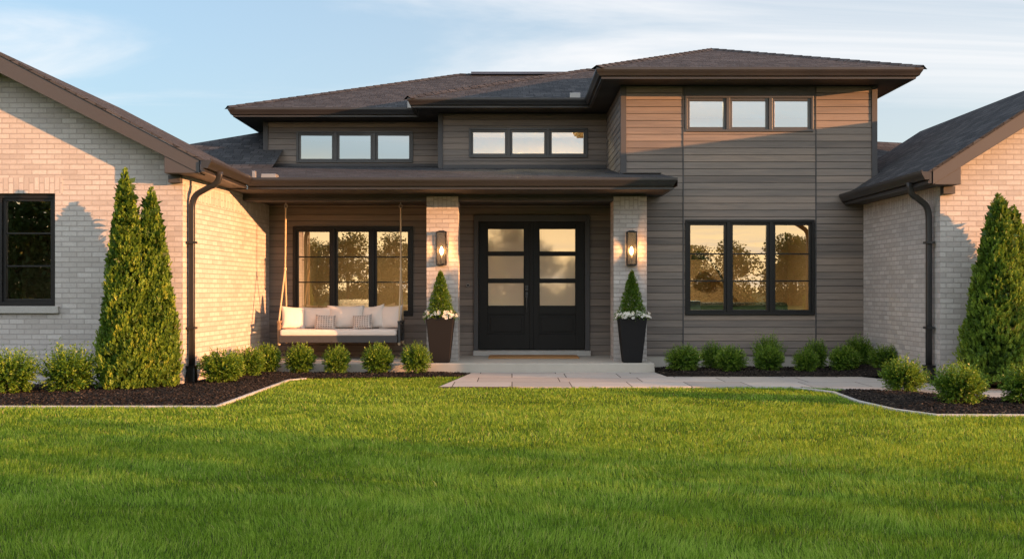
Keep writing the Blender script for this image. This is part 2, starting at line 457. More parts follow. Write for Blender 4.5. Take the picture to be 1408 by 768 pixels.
def mat_mulch():
    t = NT('bark_mulch'); ob = t.obj()
    vo = t.new('TexVoronoi'); t.link(ob, vo.inputs['Vector']); vo.inputs['Scale'].default_value = 34
    n = t.noise(ob, 3, 4)
    c = t.mix(vo.outputs['Color'], (0.011, 0.009, 0.008), (0.028, 0.021, 0.017))
    c = t.mix(t.rng(n, 0.4, 0.7, 0, 0.4), c, (0.02, 0.014, 0.011))
    return t.bsdf(c, 0.95, t.bump(vo.outputs['Distance'], 0.9, 0.02), spec=0.15)
def mat_chip():
    t = NT('bark_chips'); r = t.attr()
    c = t.ramp(r, [(0, (0.009, 0.007, 0.006)), (0.6, (0.022, 0.017, 0.014)), (0.9, (0.045, 0.034, 0.027)), (1, (0.10, 0.075, 0.055))])
    return t.bsdf(c, 0.9, spec=0.2)
def mat_fabric(name, col, tweed=False):
    t = NT(name); ob = t.obj()
    if tweed:
        uv = t.uv()
        ck = t.new('TexBrick'); t.link(uv, ck.inputs['Vector']); ck.offset = 0.0
        for k, v in (('Scale', 1), ('Mortar Size', 0.008), ('Mortar Smooth', 0.3), ('Brick Width', 0.04), ('Row Height', 0.034)): ck.inputs[k].default_value = v
        ck.inputs['Color1'].default_value = (0.10, 0.085, 0.08, 1); ck.inputs['Color2'].default_value = (0.2, 0.165, 0.15, 1); ck.inputs['Mortar'].default_value = (0.6, 0.54, 0.5, 1)
        n = t.noise(uv, 90, 3, 0.7)
        c = t.mix(t.rng(n, 0.42, 0.66, 0, 0.75), ck.outputs['Color'], (0.56, 0.5, 0.46))
    else:
        n0 = t.noise(ob, 3, 3)
        c = t.mix(n0, tuple(x * 0.93 for x in col), tuple(min(1, x * 1.04) for x in col)); n = t.noise(ob, 160, 3, 0.7)
    wr = t.noise(ob, 7, 3, 0.5)
    b1 = t.bump(wr, 0.28, 0.03); b2 = t.bump(n, 0.2, 0.002, b1)
    m = t.bsdf(c, 0.95, b2, spec=0.1)
    t.b.inputs['Sheen Weight'].default_value = 0.15
    return m
def mat_rope():
    t = NT('natural_rope'); ob = t.obj()
    n = t.noise(ob, 160, 3)
    return t.bsdf(t.mix(n, (0.5, 0.38, 0.24), (0.72, 0.58, 0.4)), 0.9, t.bump(n, 0.4, 0.003), spec=0.1)
def mat_emit(name, col, s):
    t = NT(name); e = t.new('Emission'); e.inputs['Color'].default_value = (*col, 1); e.inputs['Strength'].default_value = s
    t.link(e.outputs[0], t.out.inputs[0]); return t.mat
def mat_coir():
    t = NT('coir_mat'); ob = t.obj()
    n = t.noise(ob, 150, 4, 0.7)
    return t.bsdf(t.mix(n, (0.2, 0.10, 0.042), (0.42, 0.24, 0.11)), 0.95, t.bump(n, 0.8, 0.006), spec=0.1)
def mat_bark():
    t = NT('bark'); ob = t.obj()
    n = t.noise(t.mapping(ob, (6, 6, 1.2)), 5, 5, 0.65)
    return t.bsdf(t.mix(n, (0.06, 0.04, 0.028), (0.17, 0.12, 0.085)), 0.95, t.bump(n, 0.7, 0.02), spec=0.1)

M = dict(
    brick=mat_brick(), siding=mat_siding(), shingle=mat_shingle(),
    trim=mat_paint('taupe_trim', (0.050, 0.049, 0.052), 0.6, 0.1),
    bronze=mat_paint('bronze_gutter', (0.025, 0.0245, 0.026), 0.4, 0.12, 0.02),
    darkmetal=mat_paint('dark_roof_metal', (0.035, 0.03, 0.028), 0.35, 0.12, 0.02),
    soffit=mat_paint('dark_soffit', (0.036, 0.031, 0.028), 0.6, 0.15),
    gap=mat_paint('siding_gap', (0.018, 0.015, 0.013), 0.9, 0.1),
    frame=mat_paint('black_frame', (0.010, 0.010, 0.0105), 0.4, 0.15, 0.02, spec=0.3),
    upframe=mat_paint('charcoal_frame', (0.050, 0.052, 0.055), 0.38, 0.12, 0.02),
    doorwood=mat_doorwood(), frosted=mat_frosted(),
    glass=mat_glass('window_glass', 0.36, (0.8, 0.8, 0.76)),
    glass_up=mat_glass('clerestory_glass', 0.52, (0.5, 0.54, 0.54), (0.92, 0.96, 0.94)),
    lampglass=mat_glass('lamp_glass', 0.05, (0.9, 0.88, 0.85)),
    concrete=mat_concrete('porch_concrete', (0.37, 0.345, 0.30), (0.46, 0.43, 0.385), 0.35),
    granite=mat_concrete('granite_sill', (0.36, 0.35, 0.33), (0.44, 0.43, 0.41), 0.9),
    kerb=mat_concrete('kerb_concrete', (0.42, 0.40, 0.37), (0.5, 0.48, 0.45), 0.3),
    paver=mat_paver(), ground=mat_ground(), mulch=mat_mulch(), chip=mat_chip(),
    pot=mat_paint('charcoal_pot', (0.011, 0.011, 0.012), 0.75, 0.2, 0.15, spec=0.18, nscale=60),
    white=mat_fabric('ivory_cushion', (0.74, 0.66, 0.60)), tweed=mat_fabric('tweed', None, True),
    swing=mat_paint('charcoal_swing', (0.05, 0.05, 0.052), 0.5, 0.15), swingwood=mat_paint('oiled_wood', (0.22, 0.15, 0.09), 0.55, 0.3, 0.15, nscale=30),
    rope=mat_rope(), coir=mat_coir(), bark=mat_bark(),
    roomwall=mat_paint('room_wall', (0.48, 0.36, 0.22), 0.9, 0.06), roomfloor=mat_paint('room_floor', (0.2, 0.13, 0.08), 0.5, 0.2),
    ceiling=mat_paint('room_ceiling', (0.62, 0.6, 0.56), 0.9, 0.04),
    sofa=mat_paint('dark_sofa', (0.03, 0.036, 0.045), 0.9, 0.3), bluecloth=mat_paint('blue_throw', (0.16, 0.24, 0.34), 0.9, 0.3),
    flash=mat_paint('galvanised', (0.3, 0.3, 0.3), 0.4, 0.1, 0.02, metal=0.5),
    flower=mat_leaf('white_petals', [(0, (0.72, 0.70, 0.62)), (0.8, (0.85, 0.84, 0.8)), (1, (0.8, 0.78, 0.5))], 0.3, 0.6, (0.8, 0.8, 0.7)),
    box=mat_leaf('boxwood_leaves', [(0, (0.022, 0.065, 0.007)), (0.45, (0.080, 0.175, 0.016)), (0.8, (0.165, 0.285, 0.028)), (1, (0.27, 0.37, 0.045))], 0.3, 0.4, (0.2, 0.3, 0.03)),
    arbor=mat_leaf('arborvitae_sprays', [(0, (0.022, 0.058, 0.007)), (0.45, (0.078, 0.155, 0.016)), (0.85, (0.19, 0.30, 0.030)), (1, (0.30, 0.36, 0.045))], 0.25, 0.5, (0.2, 0.27, 0.03)),
    treeleaf=mat_leaf('tree_leaves', [(0, (0.03, 0.06, 0.012)), (0.5, (0.075, 0.12, 0.024)), (1, (0.14, 0.18, 0.04))], 0.3, 0.5, (0.16, 0.2, 0.03)),
    grass=mat_leaf('grass_blades', [(0, (0.016, 0.062, 0.004)), (0.25, (0.070, 0.185, 0.012)), (0.6, (0.19, 0.35, 0.032)), (0.93, (0.40, 0.54, 0.10)), (1, (0.52, 0.46, 0.20))], 0.45, 0.7, (0.40, 0.50, 0.03), 0.12),
    bulb=mat_emit('lamp_filament', (1.0, 0.52, 0.17), 16), downlight=mat_emit('downlight_lens', (1.0, 0.74, 0.40), 900),
)

# ------------------------------------------------------------------ ground, path, beds
def poly_mesh(name, poly, z, mat, kind, thick=None):
    m = MB()
    if thick: m.prism(poly, 'z', z - thick, z)
    else: m.face([(p[0], p[1], z) for p in poly])
    o = m.build(name, mat)
    o['kind'] = kind
    return o
lawn = poly_mesh('lawn', [(-400, -400), (400, -400), (400, 400), (-400, 400)], 0.0, M['ground'], 'structure')

PATH = [(-0.60, 15.19), (-0.95, 12.92), (3.7, 12.95), (4.2, 12.7), (4.63, 12.25), (5.0, 11.95), (5.6, 11.55), (6.2, 11.25), (9.5, 11.2), (9.5, 12.25), (6.6, 12.35), (5.95, 12.75), (5.35, 13.9), (5.05, 14.4), (2.25, 14.45), (2.18, 15.19)]
BED_L = [(-9.3, 10.78), (-3.2, 10.78), (-3.15, 13.95), (-3.0, 14.25), (-0.76, 14.55), (-0.62, 15.18), (-4.25, 15.18), (-4.42, 13.25), (-9.3, 13.25)]
BED_R = [(2.2, 15.18), (2.27, 14.46), (5.06, 14.42), (5.40, 13.9), (5.98, 12.78), (6.6, 12.37), (9.5, 12.27), (9.5, 13.28), (5.70, 13.28), (5.70, 16.18), (2.2, 16.18)]
BED_F = [(4.30, 12.70), (4.72, 12.25), (5.10, 11.97), (5.66, 11.56), (6.2, 11.27), (9.5, 11.2), (9.5, 10.0), (4.28, 10.05), (4.05, 10.5), (3.95, 11.3), (4.02, 12.3)]
def inside(poly, x, y):
    x = np.asarray(x); y = np.asarray(y); r = np.zeros(x.shape, bool); n = len(poly)
    for i in range(n):
        (x0, y0), (x1, y1) = poly[i], poly[(i + 1) % n]
        if y0 == y1: continue
        c = ((y0 > y) != (y1 > y)) & (x < (x1 - x0) * (y - y0) / (y1 - y0) + x0)
        r ^= c
    return r
def edge_dist(poly, x, y):
    d = np.full(np.shape(x), 9.0); n = len(poly)
    for i in range(n):
        (x0, y0), (x1, y1) = poly[i], poly[(i + 1) % n]
        L2 = (x1 - x0) ** 2 + (y1 - y0) ** 2
        t = np.clip(((x - x0) * (x1 - x0) + (y - y0) * (y1 - y0)) / L2, 0, 1)
        d = np.minimum(d, np.hypot(x - x0 - t * (x1 - x0), y - y0 - t * (y1 - y0)))
    return d
def vnoise(x, y, s, seed=0):
    """smooth value noise"""
    rg = np.random.default_rng(seed); tab = rg.random((64, 64))
    x = np.asarray(x) * s + 1000; y = np.asarray(y) * s + 1000
    xi = np.floor(x).astype(int); yi = np.floor(y).astype(int); fx = x - xi; fy = y - yi
    fx = fx * fx * (3 - 2 * fx); fy = fy * fy * (3 - 2 * fy)
    g = lambda a, b: tab[a % 64, b % 64]
    return (g(xi, yi) * (1 - fx) + g(xi + 1, yi) * fx) * (1 - fy) + (g(xi, yi + 1) * (1 - fx) + g(xi + 1, yi + 1) * fx) * fy

def fast_mesh(name, verts, loops, sizes, rnd, mat, parent=None):
    """verts (N,3); loops flat vertex ids; sizes of the faces; rnd per face"""
    me = bpy.data.meshes.new(name)
    me.vertices.add(len(verts)); me.vertices.foreach_set('co', np.asarray(verts, np.float32).ravel())
    me.loops.add(len(loops)); me.loops.foreach_set('vertex_index', np.asarray(loops, np.int32))
    st = np.concatenate([[0], np.cumsum(sizes)[:-1]]).astype(np.int32)
    me.polygons.add(len(sizes)); me.polygons.foreach_set('loop_start', st)
    me.update(calc_edges=True)
    me.materials.append(mat)
    at = me.attributes.new('rnd', 'FLOAT', 'FACE'); at.data.foreach_set('value', np.asarray(rnd, np.float32))
    o = bpy.data.objects.new(name, me); S.collection.objects.link(o)
    if parent: o.parent = parent
    return o

pm = MB(); pm.prism(PATH, 'z', -0.05, 0.022)
path = pm.build('path', M['paver'], bevel=0.004); path['kind'] = 'structure'

BEDS = []
def mulch_bed(poly, seed, mound, right_rise=0.0, density=1000):
    xs = [p[0] for p in poly]; ys = [p[1] for p in poly]
    st = 0.06
    def hgt(x, y):
        e = np.clip(edge_dist(poly, x, y) / 0.35, 0, 1)
        h = 0.012 + e * mound * (0.75 + 0.5 * vnoise(x, y, 1.6, seed)) + 0.018 * (vnoise(x, y, 11, seed + 1) - 0.5) * e
        if right_rise: h = h + right_rise * np.clip((y - 12.35) / 0.7, 0, 1) * np.clip((x - 5.0) / 0.8, 0, 1)
        return h
    gx = np.arange(min(xs), max(xs), st); gy = np.arange(min(ys), max(ys), st)
    X, Y = np.meshgrid(gx, gy, indexing='ij')
    # base sheet: the outline itself at 12 mm, chips and mounded grid above it
    ins = inside(poly, X, Y)
    Z = hgt(X, Y)
    idx = -np.ones(X.shape, int); idx[ins] = np.arange(ins.sum())
    verts = np.stack([X[ins], Y[ins], Z[ins]], 1)
    a = idx[:-1, :-1]; b = idx[1:, :-1]; c = idx[1:, 1:]; d = idx[:-1, 1:]
    ok = (a >= 0) & (b >= 0) & (c >= 0) & (d >= 0)
    q = np.stack([a[ok], b[ok], c[ok], d[ok]], 1)
    nv = len(verts)
    # rim so that the sheet reaches the edge
    rim = np.array([(p[0], p[1], 0.008) for p in poly])
    A = abs(sum(poly[i][0] * poly[(i + 1) % len(poly)][1] - poly[(i + 1) % len(poly)][0] * poly[i][1] for i in range(len(poly)))) / 2
    ar = sum(poly[i][0] * poly[(i + 1) % len(poly)][1] - poly[(i + 1) % len(poly)][0] * poly[i][1] for i in range(len(poly)))
    ring = list(range(nv, nv + len(poly)))
    if ar < 0: ring = ring[::-1]
    V = [verts, rim]; L = [q.ravel(), np.array(ring)]; Sz = [np.full(len(q), 4), np.array([len(poly)])]
    o = fast_mesh('mulch', np.concatenate(V), np.concatenate(L), np.concatenate(Sz), RNG.random(len(q) + 1), M['mulch'])
    o['kind'] = 'stuff'; tag(o, 'dark brown bark mulch spread over a planting bed', 'mulch')
    # loose chips
    N = int(density * (max(xs) - min(xs)) * (max(ys) - min(ys)))
    px = RNG.uniform(min(xs), max(xs), N); py = RNG.uniform(min(ys), max(ys), N)
    k = inside(poly, px, py); px, py = px[k], py[k]; n = len(px)
    pz = hgt(px, py) + 0.004
    yaw = RNG.uniform(0, 2 * np.pi, n); pit = RNG.normal(0, 0.42, n); ln = RNG.uniform(0.008, 0.024, n); wd = RNG.uniform(0.004, 0.009, n); th = RNG.uniform(0.003, 0.007, n)
    ux = np.stack([np.cos(yaw) * np.cos(pit), np.sin(yaw) * np.cos(pit), np.sin(pit)], 1)
    vx = np.stack([-np.sin(yaw), np.cos(yaw), RNG.normal(0, 0.3, n)], 1)
    nx = np.cross(ux, vx); c0 = np.stack([px, py, pz], 1)
    cs = []
    for (su, sv, sw) in ((-1, -1, 0), (1, -1, 0), (1, 1, 0), (-1, 1, 0), (-.9, -.8, 1), (.8, -.9, 1), (.9, .8, 1), (-.8, .9, 1)):
        cs.append(c0 + ux * (ln * su)[:, None] + vx * (wd * sv)[:, None] + nx * (th * sw)[:, None])
    V = np.stack(cs, 1).reshape(-1, 3)
    F = np.array([[4, 5, 6, 7], [0, 1, 5, 4], [1, 2, 6, 5], [2, 3, 7, 6], [3, 0, 4, 7]])
    L = (np.arange(n)[:, None, None] * 8 + F[None]).reshape(-1)
    rn = np.repeat(RNG.random(n) ** 1.3, 5)
    ch = fast_mesh('bark_chips', V, L, np.full(n * 5, 4), rn, M['chip'])
    ch.parent = o
    return hgt
hL = mulch_bed(BED_L, 3, 0.035)
hR = mulch_bed(BED_R, 5, 0.04, right_rise=0.11)
hF = mulch_bed(BED_F, 9, 0.04)

def kerb(pts, name='kerb'):
    m = MB()
    m.sweep([(0.027, -0.05), (0.027, 0.018), (0.021, 0.024), (-0.021, 0.024), (-0.027, 0.018), (-0.027, -0.05)], pts)
    o = m.build(name, M['kerb']); o['kind'] = 'structure'
    return o
kerb([(-9.3, 10.76), (-3.2, 10.76), (-3.13, 13.95), (-2.95, 14.2)])
kerb([(3.66, 12.91), (3.97, 12.3), (3.92, 11.3), (4.03, 10.5), (4.28, 10.02), (9.5, 9.97)])

# grass
def grass():
    parts = []
    for (y0, y1, dens, hmul, w) in ((3.6, 6.0, 8600, 1.0, 0.0027), (6.0, 8.2, 6000, 0.95, 0.0034), (8.2, 10.8, 3600, 0.85, 0.0046), (10.8, 15.1, 2300, 0.7, 0.006)):
        hw = 0.56 * y1 + 0.9
        N = int(dens * (y1 - y0) * 2 * hw)
        x = RNG.uniform(-hw, hw, N); y = RNG.uniform(y0, y1, N)
        k = np.abs(x) < 0.56 * y + 0.9
        for pl in (PATH, BED_L, BED_R, BED_F): k &= ~inside(pl, x, y)
        k &= ~((y > 13.4) & ((x < -4) | (x > 2.2)))
        k &= ~((edge_dist(BED_L, x, y) < 0.03) & (y < 14.3)) & ~((x > 3.6) & (edge_dist(BED_F, x, y) < 0.04))
        x, y = x[k], y[k]
        parts.append((x, y, np.full(len(x), w), np.full(len(x), hmul)))
    x = np.concatenate([p[0] for p in parts]); y = np.concatenate([p[1] for p in parts]); w = np.concatenate([p[2] for p in parts]); hm = np.concatenate([p[3] for p in parts])
    n = len(x)
    # mottling: patches lie over differently and grow to different heights
    a = vnoise(x * 0.5, y, 2.6, 21); b = vnoise(x * 0.55, y, 8.5, 22); c = vnoise(x, y, 0.7, 23)
    patch = 0.36 * a + 0.46 * b + 0.18 * c
    h = (0.017 + 0.036 * RNG.random(n)) * (0.55 + 0.95 * patch) * hm
    tall = RNG.random(n) < 0.012; h[tall] *= 1.5
    yaw = RNG.uniform(0, 2 * np.pi, n)
    ld = vnoise(x * 0.6, y, 1.3, 31) * 4 * np.pi
    lean = h * (0.15 + 0.55 * RNG.random(n) ** 1.6)
    dx = np.cos(yaw) * lean + np.cos(ld) * h * 0.3 * (0.4 + b); dy = np.sin(yaw) * lean + np.sin(ld) * h * 0.3 * (0.4 + b)
    face = RNG.uniform(0, np.pi, n); wx = np.cos(face) * w * 0.5; wy = np.sin(face) * w * 0.5
    z0 = np.full(n, -0.002)
    mid = 0.55
    V = np.empty((n, 5, 3), np.float32)
    V[:, 0] = np.stack([x - wx, y - wy, z0], 1); V[:, 1] = np.stack([x + wx, y + wy, z0], 1)
    mx, my = x + dx * 0.32, y + dy * 0.32
    V[:, 2] = np.stack([mx + wx * 0.85, my + wy * 0.85, h * mid], 1); V[:, 3] = np.stack([mx - wx * 0.85, my - wy * 0.85, h * mid], 1)
    V[:, 4] = np.stack([x + dx, y + dy, h * (0.98 - 0.12 * RNG.random(n))], 1)
    L = (np.arange(n)[:, None] * 5 + np.array([[0, 1, 2, 3, 3, 2, 4]])).ravel()
    sz = np.tile([4, 3], n)
    r = np.clip(0.0 + 0.92 * RNG.random(n) ** 1.15 + 0.75 * (patch - 0.40), 0, 0.93)
    dry = RNG.random(n) < 0.02; r[dry] = 1.0
    o = fast_mesh('grass', V.reshape(-1, 3), L, sz, np.repeat(r, 2), M['grass'])
    o['kind'] = 'stuff'; tag(o, 'mown green lawn grass in front of the house', 'grass')
    return n
NBLADES = grass()

# ------------------------------------------------------------------ house
house = thing('house', (0, 16, 0), 'low modern house with dark brown siding, pale brick wings and shingled hip roofs', 'house')
def part(mb, name, mats, label=None, bevel=0):
    o = mb.build(name, mats, house, bevel)
    if label: o['label'] = label
    return o
ROW = 0.112
def siding_wall(x0, x1, z0, z1, y, holes=(), seams=(), flip=None):
    """boards facing -y; flip = function mapping (u, depth, z) to world, to turn the wall"""
    m = MB()
    T = flip or (lambda u, d, z: (u, y + d, z))
    segs = [x0] + sorted(seams) + [x1]
    for s0, s1 in zip(segs[:-1], segs[1:]):
        a = s0 + (0.008 if s0 in seams else 0); b = s1 - (0.008 if s1 in seams else 0)
        r0 = math.floor(z0 / ROW)
        for k in range(r0, int(math.ceil(z1 / ROW))):
            lo, hi = max(z0, k * ROW + 0.004), min(z1, (k + 1) * ROW - 0.004)
            if hi - lo < 0.004: continue
            rnd = random.random()
            cuts = sorted({lo, hi} | {z for h in holes for z in (h[2], h[3]) if lo < z < hi})
            for c0, c1 in zip(cuts[:-1], cuts[1:]):
                iv = [(a, b)]
                for h in holes:
                    if h[2] < c1 - 1e-6 and h[3] > c0 + 1e-6:
                        nv = []
                        for p, q in iv:
                            if h[0] > p: nv.append((p, min(q, h[0])))
                            if h[1] < q: nv.append((max(p, h[1]), q))
                        iv = [(p, q) for p, q in nv if q - p > 1e-4]
                for p, q in iv:
                    tl = 0.004 * (c1 - lo) / ROW
                    m.face([T(p, 0, c0), T(q, 0, c0), T(q, tl, c1), T(p, tl, c1)], 0, rnd)
                    if c1 == hi: m.face([T(p, tl, c1), T(q, tl, c1), T(q, 0.016, c1 + 0.001), T(p, 0.016, c1 + 0.001)], 0, rnd)
                    if c0 == lo: m.face([T(p, 0.016, c0 - 0.001), T(q, 0.016, c0 - 0.001), T(q, 0, c0), T(p, 0, c0)], 0, rnd)
                    for e, sgn in ((p, 1), (q, -1)):
                        m.face([T(e, 0, c0), T(e, 0, c1), T(e, 0.016, c1), T(e, 0.016, c0)], 0, rnd)
    # backing sheet with the same holes
    zs = sorted({z0, z1} | {z for h in holes for z in h[2:4]})
    for c0, c1 in zip(zs[:-1], zs[1:]):
        iv = [(x0, x1)]
        for h in holes:
            if h[2] < c1 - 1e-6 and h[3] > c0 + 1e-6:
                nv = []
                for p, q in iv:
                    if h[0] > p: nv.append((p, min(q, h[0])))
                    if h[1] < q: nv.append((max(p, h[1]), q))
                iv = nv
        for p, q in iv: m.face([T(p, 0.014, c0), T(q, 0.014, c0), T(q, 0.014, c1), T(p, 0.014, c1)], 1)
    return m
SM = [M['siding'], M['gap']]

def window(x0, x1, z0, z1, y, n, bars, frame='frame', glass='glass', fw=0.045, label=None):
    """a ganged window in a wall facing -y: part window, sub-parts sash and pane"""
    m = MB()
    ya, yb = y - 0.022, y + 0.09
    m.box(x0, x1, ya, yb, z1 - fw, z1); m.box(x0, x1, ya, yb, z0, z0 + fw)
    m.box(x0, x0 + fw, ya, yb, z0 + fw, z1 - fw); m.box(x1 - fw, x1, ya, yb, z0 + fw, z1 - fw)
    mull = 0.06
    step = (x1 - x0 - 2 * fw - (n - 1) * mull) / n
    cells = []
    for i in range(n):
        a = x0 + fw + i * (step + mull); cells.append((a, a + step))
        if i: m.box(a - mull, a, ya, yb, z0 + fw, z1 - fw)
    w = m.build('window', M[frame], house, 0.004)
    if label: w['label'] = label
    for a, b in cells:
        s = MB(); sw = 0.042; c0, c1 = z0 + fw, z1 - fw
        sa, sb = y + 0.004, y + 0.06
        s.box(a + .001, b - .001, sa, sb, c1 - sw, c1 - .001); s.box(a + .001, b - .001, sa, sb, c0 + .001, c0 + sw)
        s.box(a + .001, a + sw, sa, sb, c0 + sw, c1 - sw); s.box(b - sw, b - .001, sa, sb, c0 + sw, c1 - sw)
        for f in bars:
            zz = lerp(c0 + sw, c1 - sw, f); s.box(a + sw, b - sw, sa + 0.004, sb - 0.004, zz - 0.011, zz + 0.011)
        so = s.build('sash', M[frame], w, 0.003); so.matrix_parent_inverse = Matrix()
        g = MB(); t1, t2 = random.uniform(-.0016, .0016), random.uniform(-.0012, .0012)
        gy = y + 0.034
        g.face([(a + sw - .005, gy - t1 - t2, c0 + sw - .005), (b - sw + .005, gy + t1 - t2, c0 + sw - .005), (b - sw + .005, gy + t1 + t2, c1 - sw + .005), (a + sw - .005, gy - t1 + t2, c1 - sw + .005)])
        go = g.build('pane', M[glass], w); go.matrix_parent_inverse = Matrix()
    return w
def room(x0, x1, y0, y1, z0, z1, holes=()):
    """interior shell: three walls, floor, ceiling (open towards the window); holes in the back wall"""
    m = MB()
    m.face([(x0, y0, z0), (x0, y1, z0), (x0, y1, z1), (x0, y0, z1)], 0)
    m.face([(x1, y1, z0), (x1, y0, z0), (x1, y0, z1), (x1, y1, z1)], 0)
    m.face([(x0, y0, z0), (x1, y0, z0), (x1, y1, z0), (x0, y1, z0)], 1)
    m.face([(x0, y1, z1), (x1, y1, z1), (x1, y0, z1), (x0, y0, z1)], 2)
    xs = sorted({x0, x1} | {v for h in holes for v in h[:2]}); zs = sorted({z0, z1} | {v for h in holes for v in h[2:]})
    for a, b in zip(xs[:-1], xs[1:]):
        for c, d in zip(zs[:-1], zs[1:]):
            if any(h[0] <= a and b <= h[1] and h[2] <= c and d <= h[3] for h in holes): continue
            m.face([(a, y1, c), (b, y1, c), (b, y1, d), (a, y1, d)], 0)
    part(m, 'room', [M['roomwall'], M['roomfloor'], M['ceiling']])

# window sizes
WB = (2.817, 4.923, 0.87, 2.42); WBU = (2.817, 4.90, 3.85, 4.43)
WP = (-3.76, -1.70, 0.835, 2.37); WM = (-0.806, 1.42, 3.765, 4.32); WL = (-4.24, -1.95, 3.785, 4.40)
EAVE = 4.75; SOF = 4.60
# walls of the siding block and the clerestory
part(siding_wall(1.775, 5.93, 0.2, SOF, 16.2, [WB, WBU], [2.785, 4.945]), 'wall', SM)
part(siding_wall(16.2, 18.7, 2.9, SOF, 0, flip=lambda u, d, z: (1.775 + d, 34.9 - u, z)), 'wall', SM)
part(siding_wall(16.2, 22.3, 0.2, SOF, 0, flip=lambda u, d, z: (5.93 - d, u, z)), 'wall', SM)
part(siding_wall(-1.38, 1.775, 3.3, SOF, 18.7, [WM]), 'wall', SM)
part(siding_wall(18.7, 19.6, 3.3, SOF, 0, flip=lambda u, d, z: (-1.38 + d, 38.3 - u, z)), 'wall', SM)
part(siding_wall(-4.885, -1.38, 3.4, SOF, 19.6, [WL]), 'wall', SM)
part(siding_wall(19.6, 26.6, 3.0, SOF, 0, flip=lambda u, d, z: (-4.885 + d, 46.2 - u, z)), 'wall', SM)
# porch back wall and the block's side inside the porch
DO = (-0.645, 1.33, 0.24, 2.56)
part(siding_wall(-4.3, 1.775, 0.162, 2.74, 17.1, [WP, DO]), 'wall', SM)
part(siding_wall(16.2, 17.1, 0.162, 2.74, 0, flip=lambda u, d, z: (1.775 + d - 0.06, 33.3 - u, z)), 'wall', SM)
# corner boards, battens, frieze
m = MB()
def single(name, mat, b, bevel=0.003):
    m = MB(); m.box(*b); return part(m, name, mat, bevel=bevel)
for (a, b, y, z0, z1) in ((1.765, 1.86, 16.2, 2.9, SOF), (5.85, 5.94, 16.2, 0.2, SOF), (-1.39, -1.30, 18.7, 3.3, SOF), (-4.895, -4.80, 19.6, 3.4, SOF)):
    single('corner_board', M['trim'], (a, b, y - 0.02, y + 0.06, z0, z1 - 0.001))
for xx in (2.785, 4.945):
    single('batten', M['trim'], (xx - 0.009, xx + 0.009, 16.191, 16.212, 0.2, SOF - .002))
single('frieze_board', M['trim'], (2.80, 4.93, 16.188, 16.212, WBU[3] + 0.002, SOF - 0.003))
single('base_trim', M['trim'], (-1.30, 1.77, 18.685, 18.712, 3.555, 3.63)); single('base_trim', M['trim'], (-4.80, -1.40, 19.585, 19.612, 3.70, 3.765))
m = MB(); m.box(1.8, 5.92, 16.21, 16.4, -0.05, 0.199)
part(m, 'foundation', M['concrete'])

window(*WB, 16.2, 3, (0.34, 0.66), label='large black window of the siding block')
window(*WBU, 16.2, 3, (), 'upframe', 'glass_up', 0.035)
window(*WP, 17.1, 3, (0.36, 0.68), fw=0.05, label='black window behind the porch swing')
window(*WM, 18.7, 3, (), 'upframe', 'glass_up', 0.035)
window(*WL, 19.6, 3, (), 'upframe', 'glass_up', 0.035)
BW1 = (2.35, 3.15, 0.3, 2.25); BW2 = (-2.1, -0.75, 0.6, 2.2)
room(2.0, 5.7, 16.29, 20.6, 0.22, 2.62, [BW1]); room(-4.1, -0.7, 17.19, 21.0, 0.22, 2.62, [BW2])
room(2.2, 5.6, 16.29, 19.0, 3.3, 4.56); room(-1.3, 1.7, 18.79, 21.5, 3.2, 4.56); room(-4.7, -1.5, 19.69, 22.0, 3.2, 4.56)
# windows in the far walls of the two ground floor rooms
for bx in (BW1, BW2):
    m = MB(); y = 20.62 if bx is BW1 else 21.02
    a, b, c, d = bx
    for q in ((a, a + .07, c, d), (b - .07, b, c, d)): m.box(q[0], q[1], y - .05, y + .05, q[2], q[3])
    for zz in (c + .04, (c + d) / 2, d - .04): m.box(a + .07, b - .07, y - .045, y + .045, zz - .035, zz + .035)
    if bx is BW2: m.box((a + b) / 2 - .06, (a + b) / 2 + .06, y - .048, y + .048, c + .08, d - .08)
    part(m, 'window', M['frame'])

# upper roofs
k = 0.365
m = MB()
fz = EAVE + k * 4.2
# left roof: front, hip side, back
m.face([(-5.42, 18.96, EAVE), (-1.895, 18.96, EAVE), (1.6, 22.455, EAVE + k * 3.495), (2.3, 23.16, fz), (-1.22, 23.16, fz)])
m.face([(-5.42, 27.36, EAVE), (-5.42, 18.96, EAVE), (-1.22, 23.16, fz)])
m.face([(4.5, 23.16, fz), (-1.22, 23.16, fz), (2.3, 23.16, fz)][:0] or [(-1.22, 23.16, fz), (6.4, 23.16, fz), (6.4, 27.36, EAVE), (-5.42, 27.36, EAVE)][::-1])
# middle roof
az = EAVE + k * 3.495
m.face([(-1.895, 18.0, EAVE), (1.9, 18.0, EAVE), (5.5, 21.495, az), (1.6, 21.495, az)])
m.face([(-1.895, 18.96, EAVE), (-1.895, 18.0, EAVE), (1.6, 21.495, az), (1.6, 22.455, az)])
m.face([(1.6, 22.455, az), (1.6, 21.495, az), (5.5, 21.495, az), (5.5, 23.16, fz), (2.3, 23.16, fz)])
# block roof
ap = (3.80, 19.0, 5.86); ap2 = (3.80, 19.6, 5.86)
m.face([(1.318, 15.55, EAVE), (6.43, 15.55, EAVE), ap])
m.face([(1.318, 22.4, EAVE), (1.318, 15.55, EAVE), ap, ap2])
m.face([(6.43, 15.55, EAVE), (6.43, 22.4, EAVE), ap2, ap])
m.face([(6.43, 22.4, EAVE), (1.318, 22.4, EAVE), ap2])
part(m, 'roof', M['shingle'], 'upper hip roofs of brown shingles')
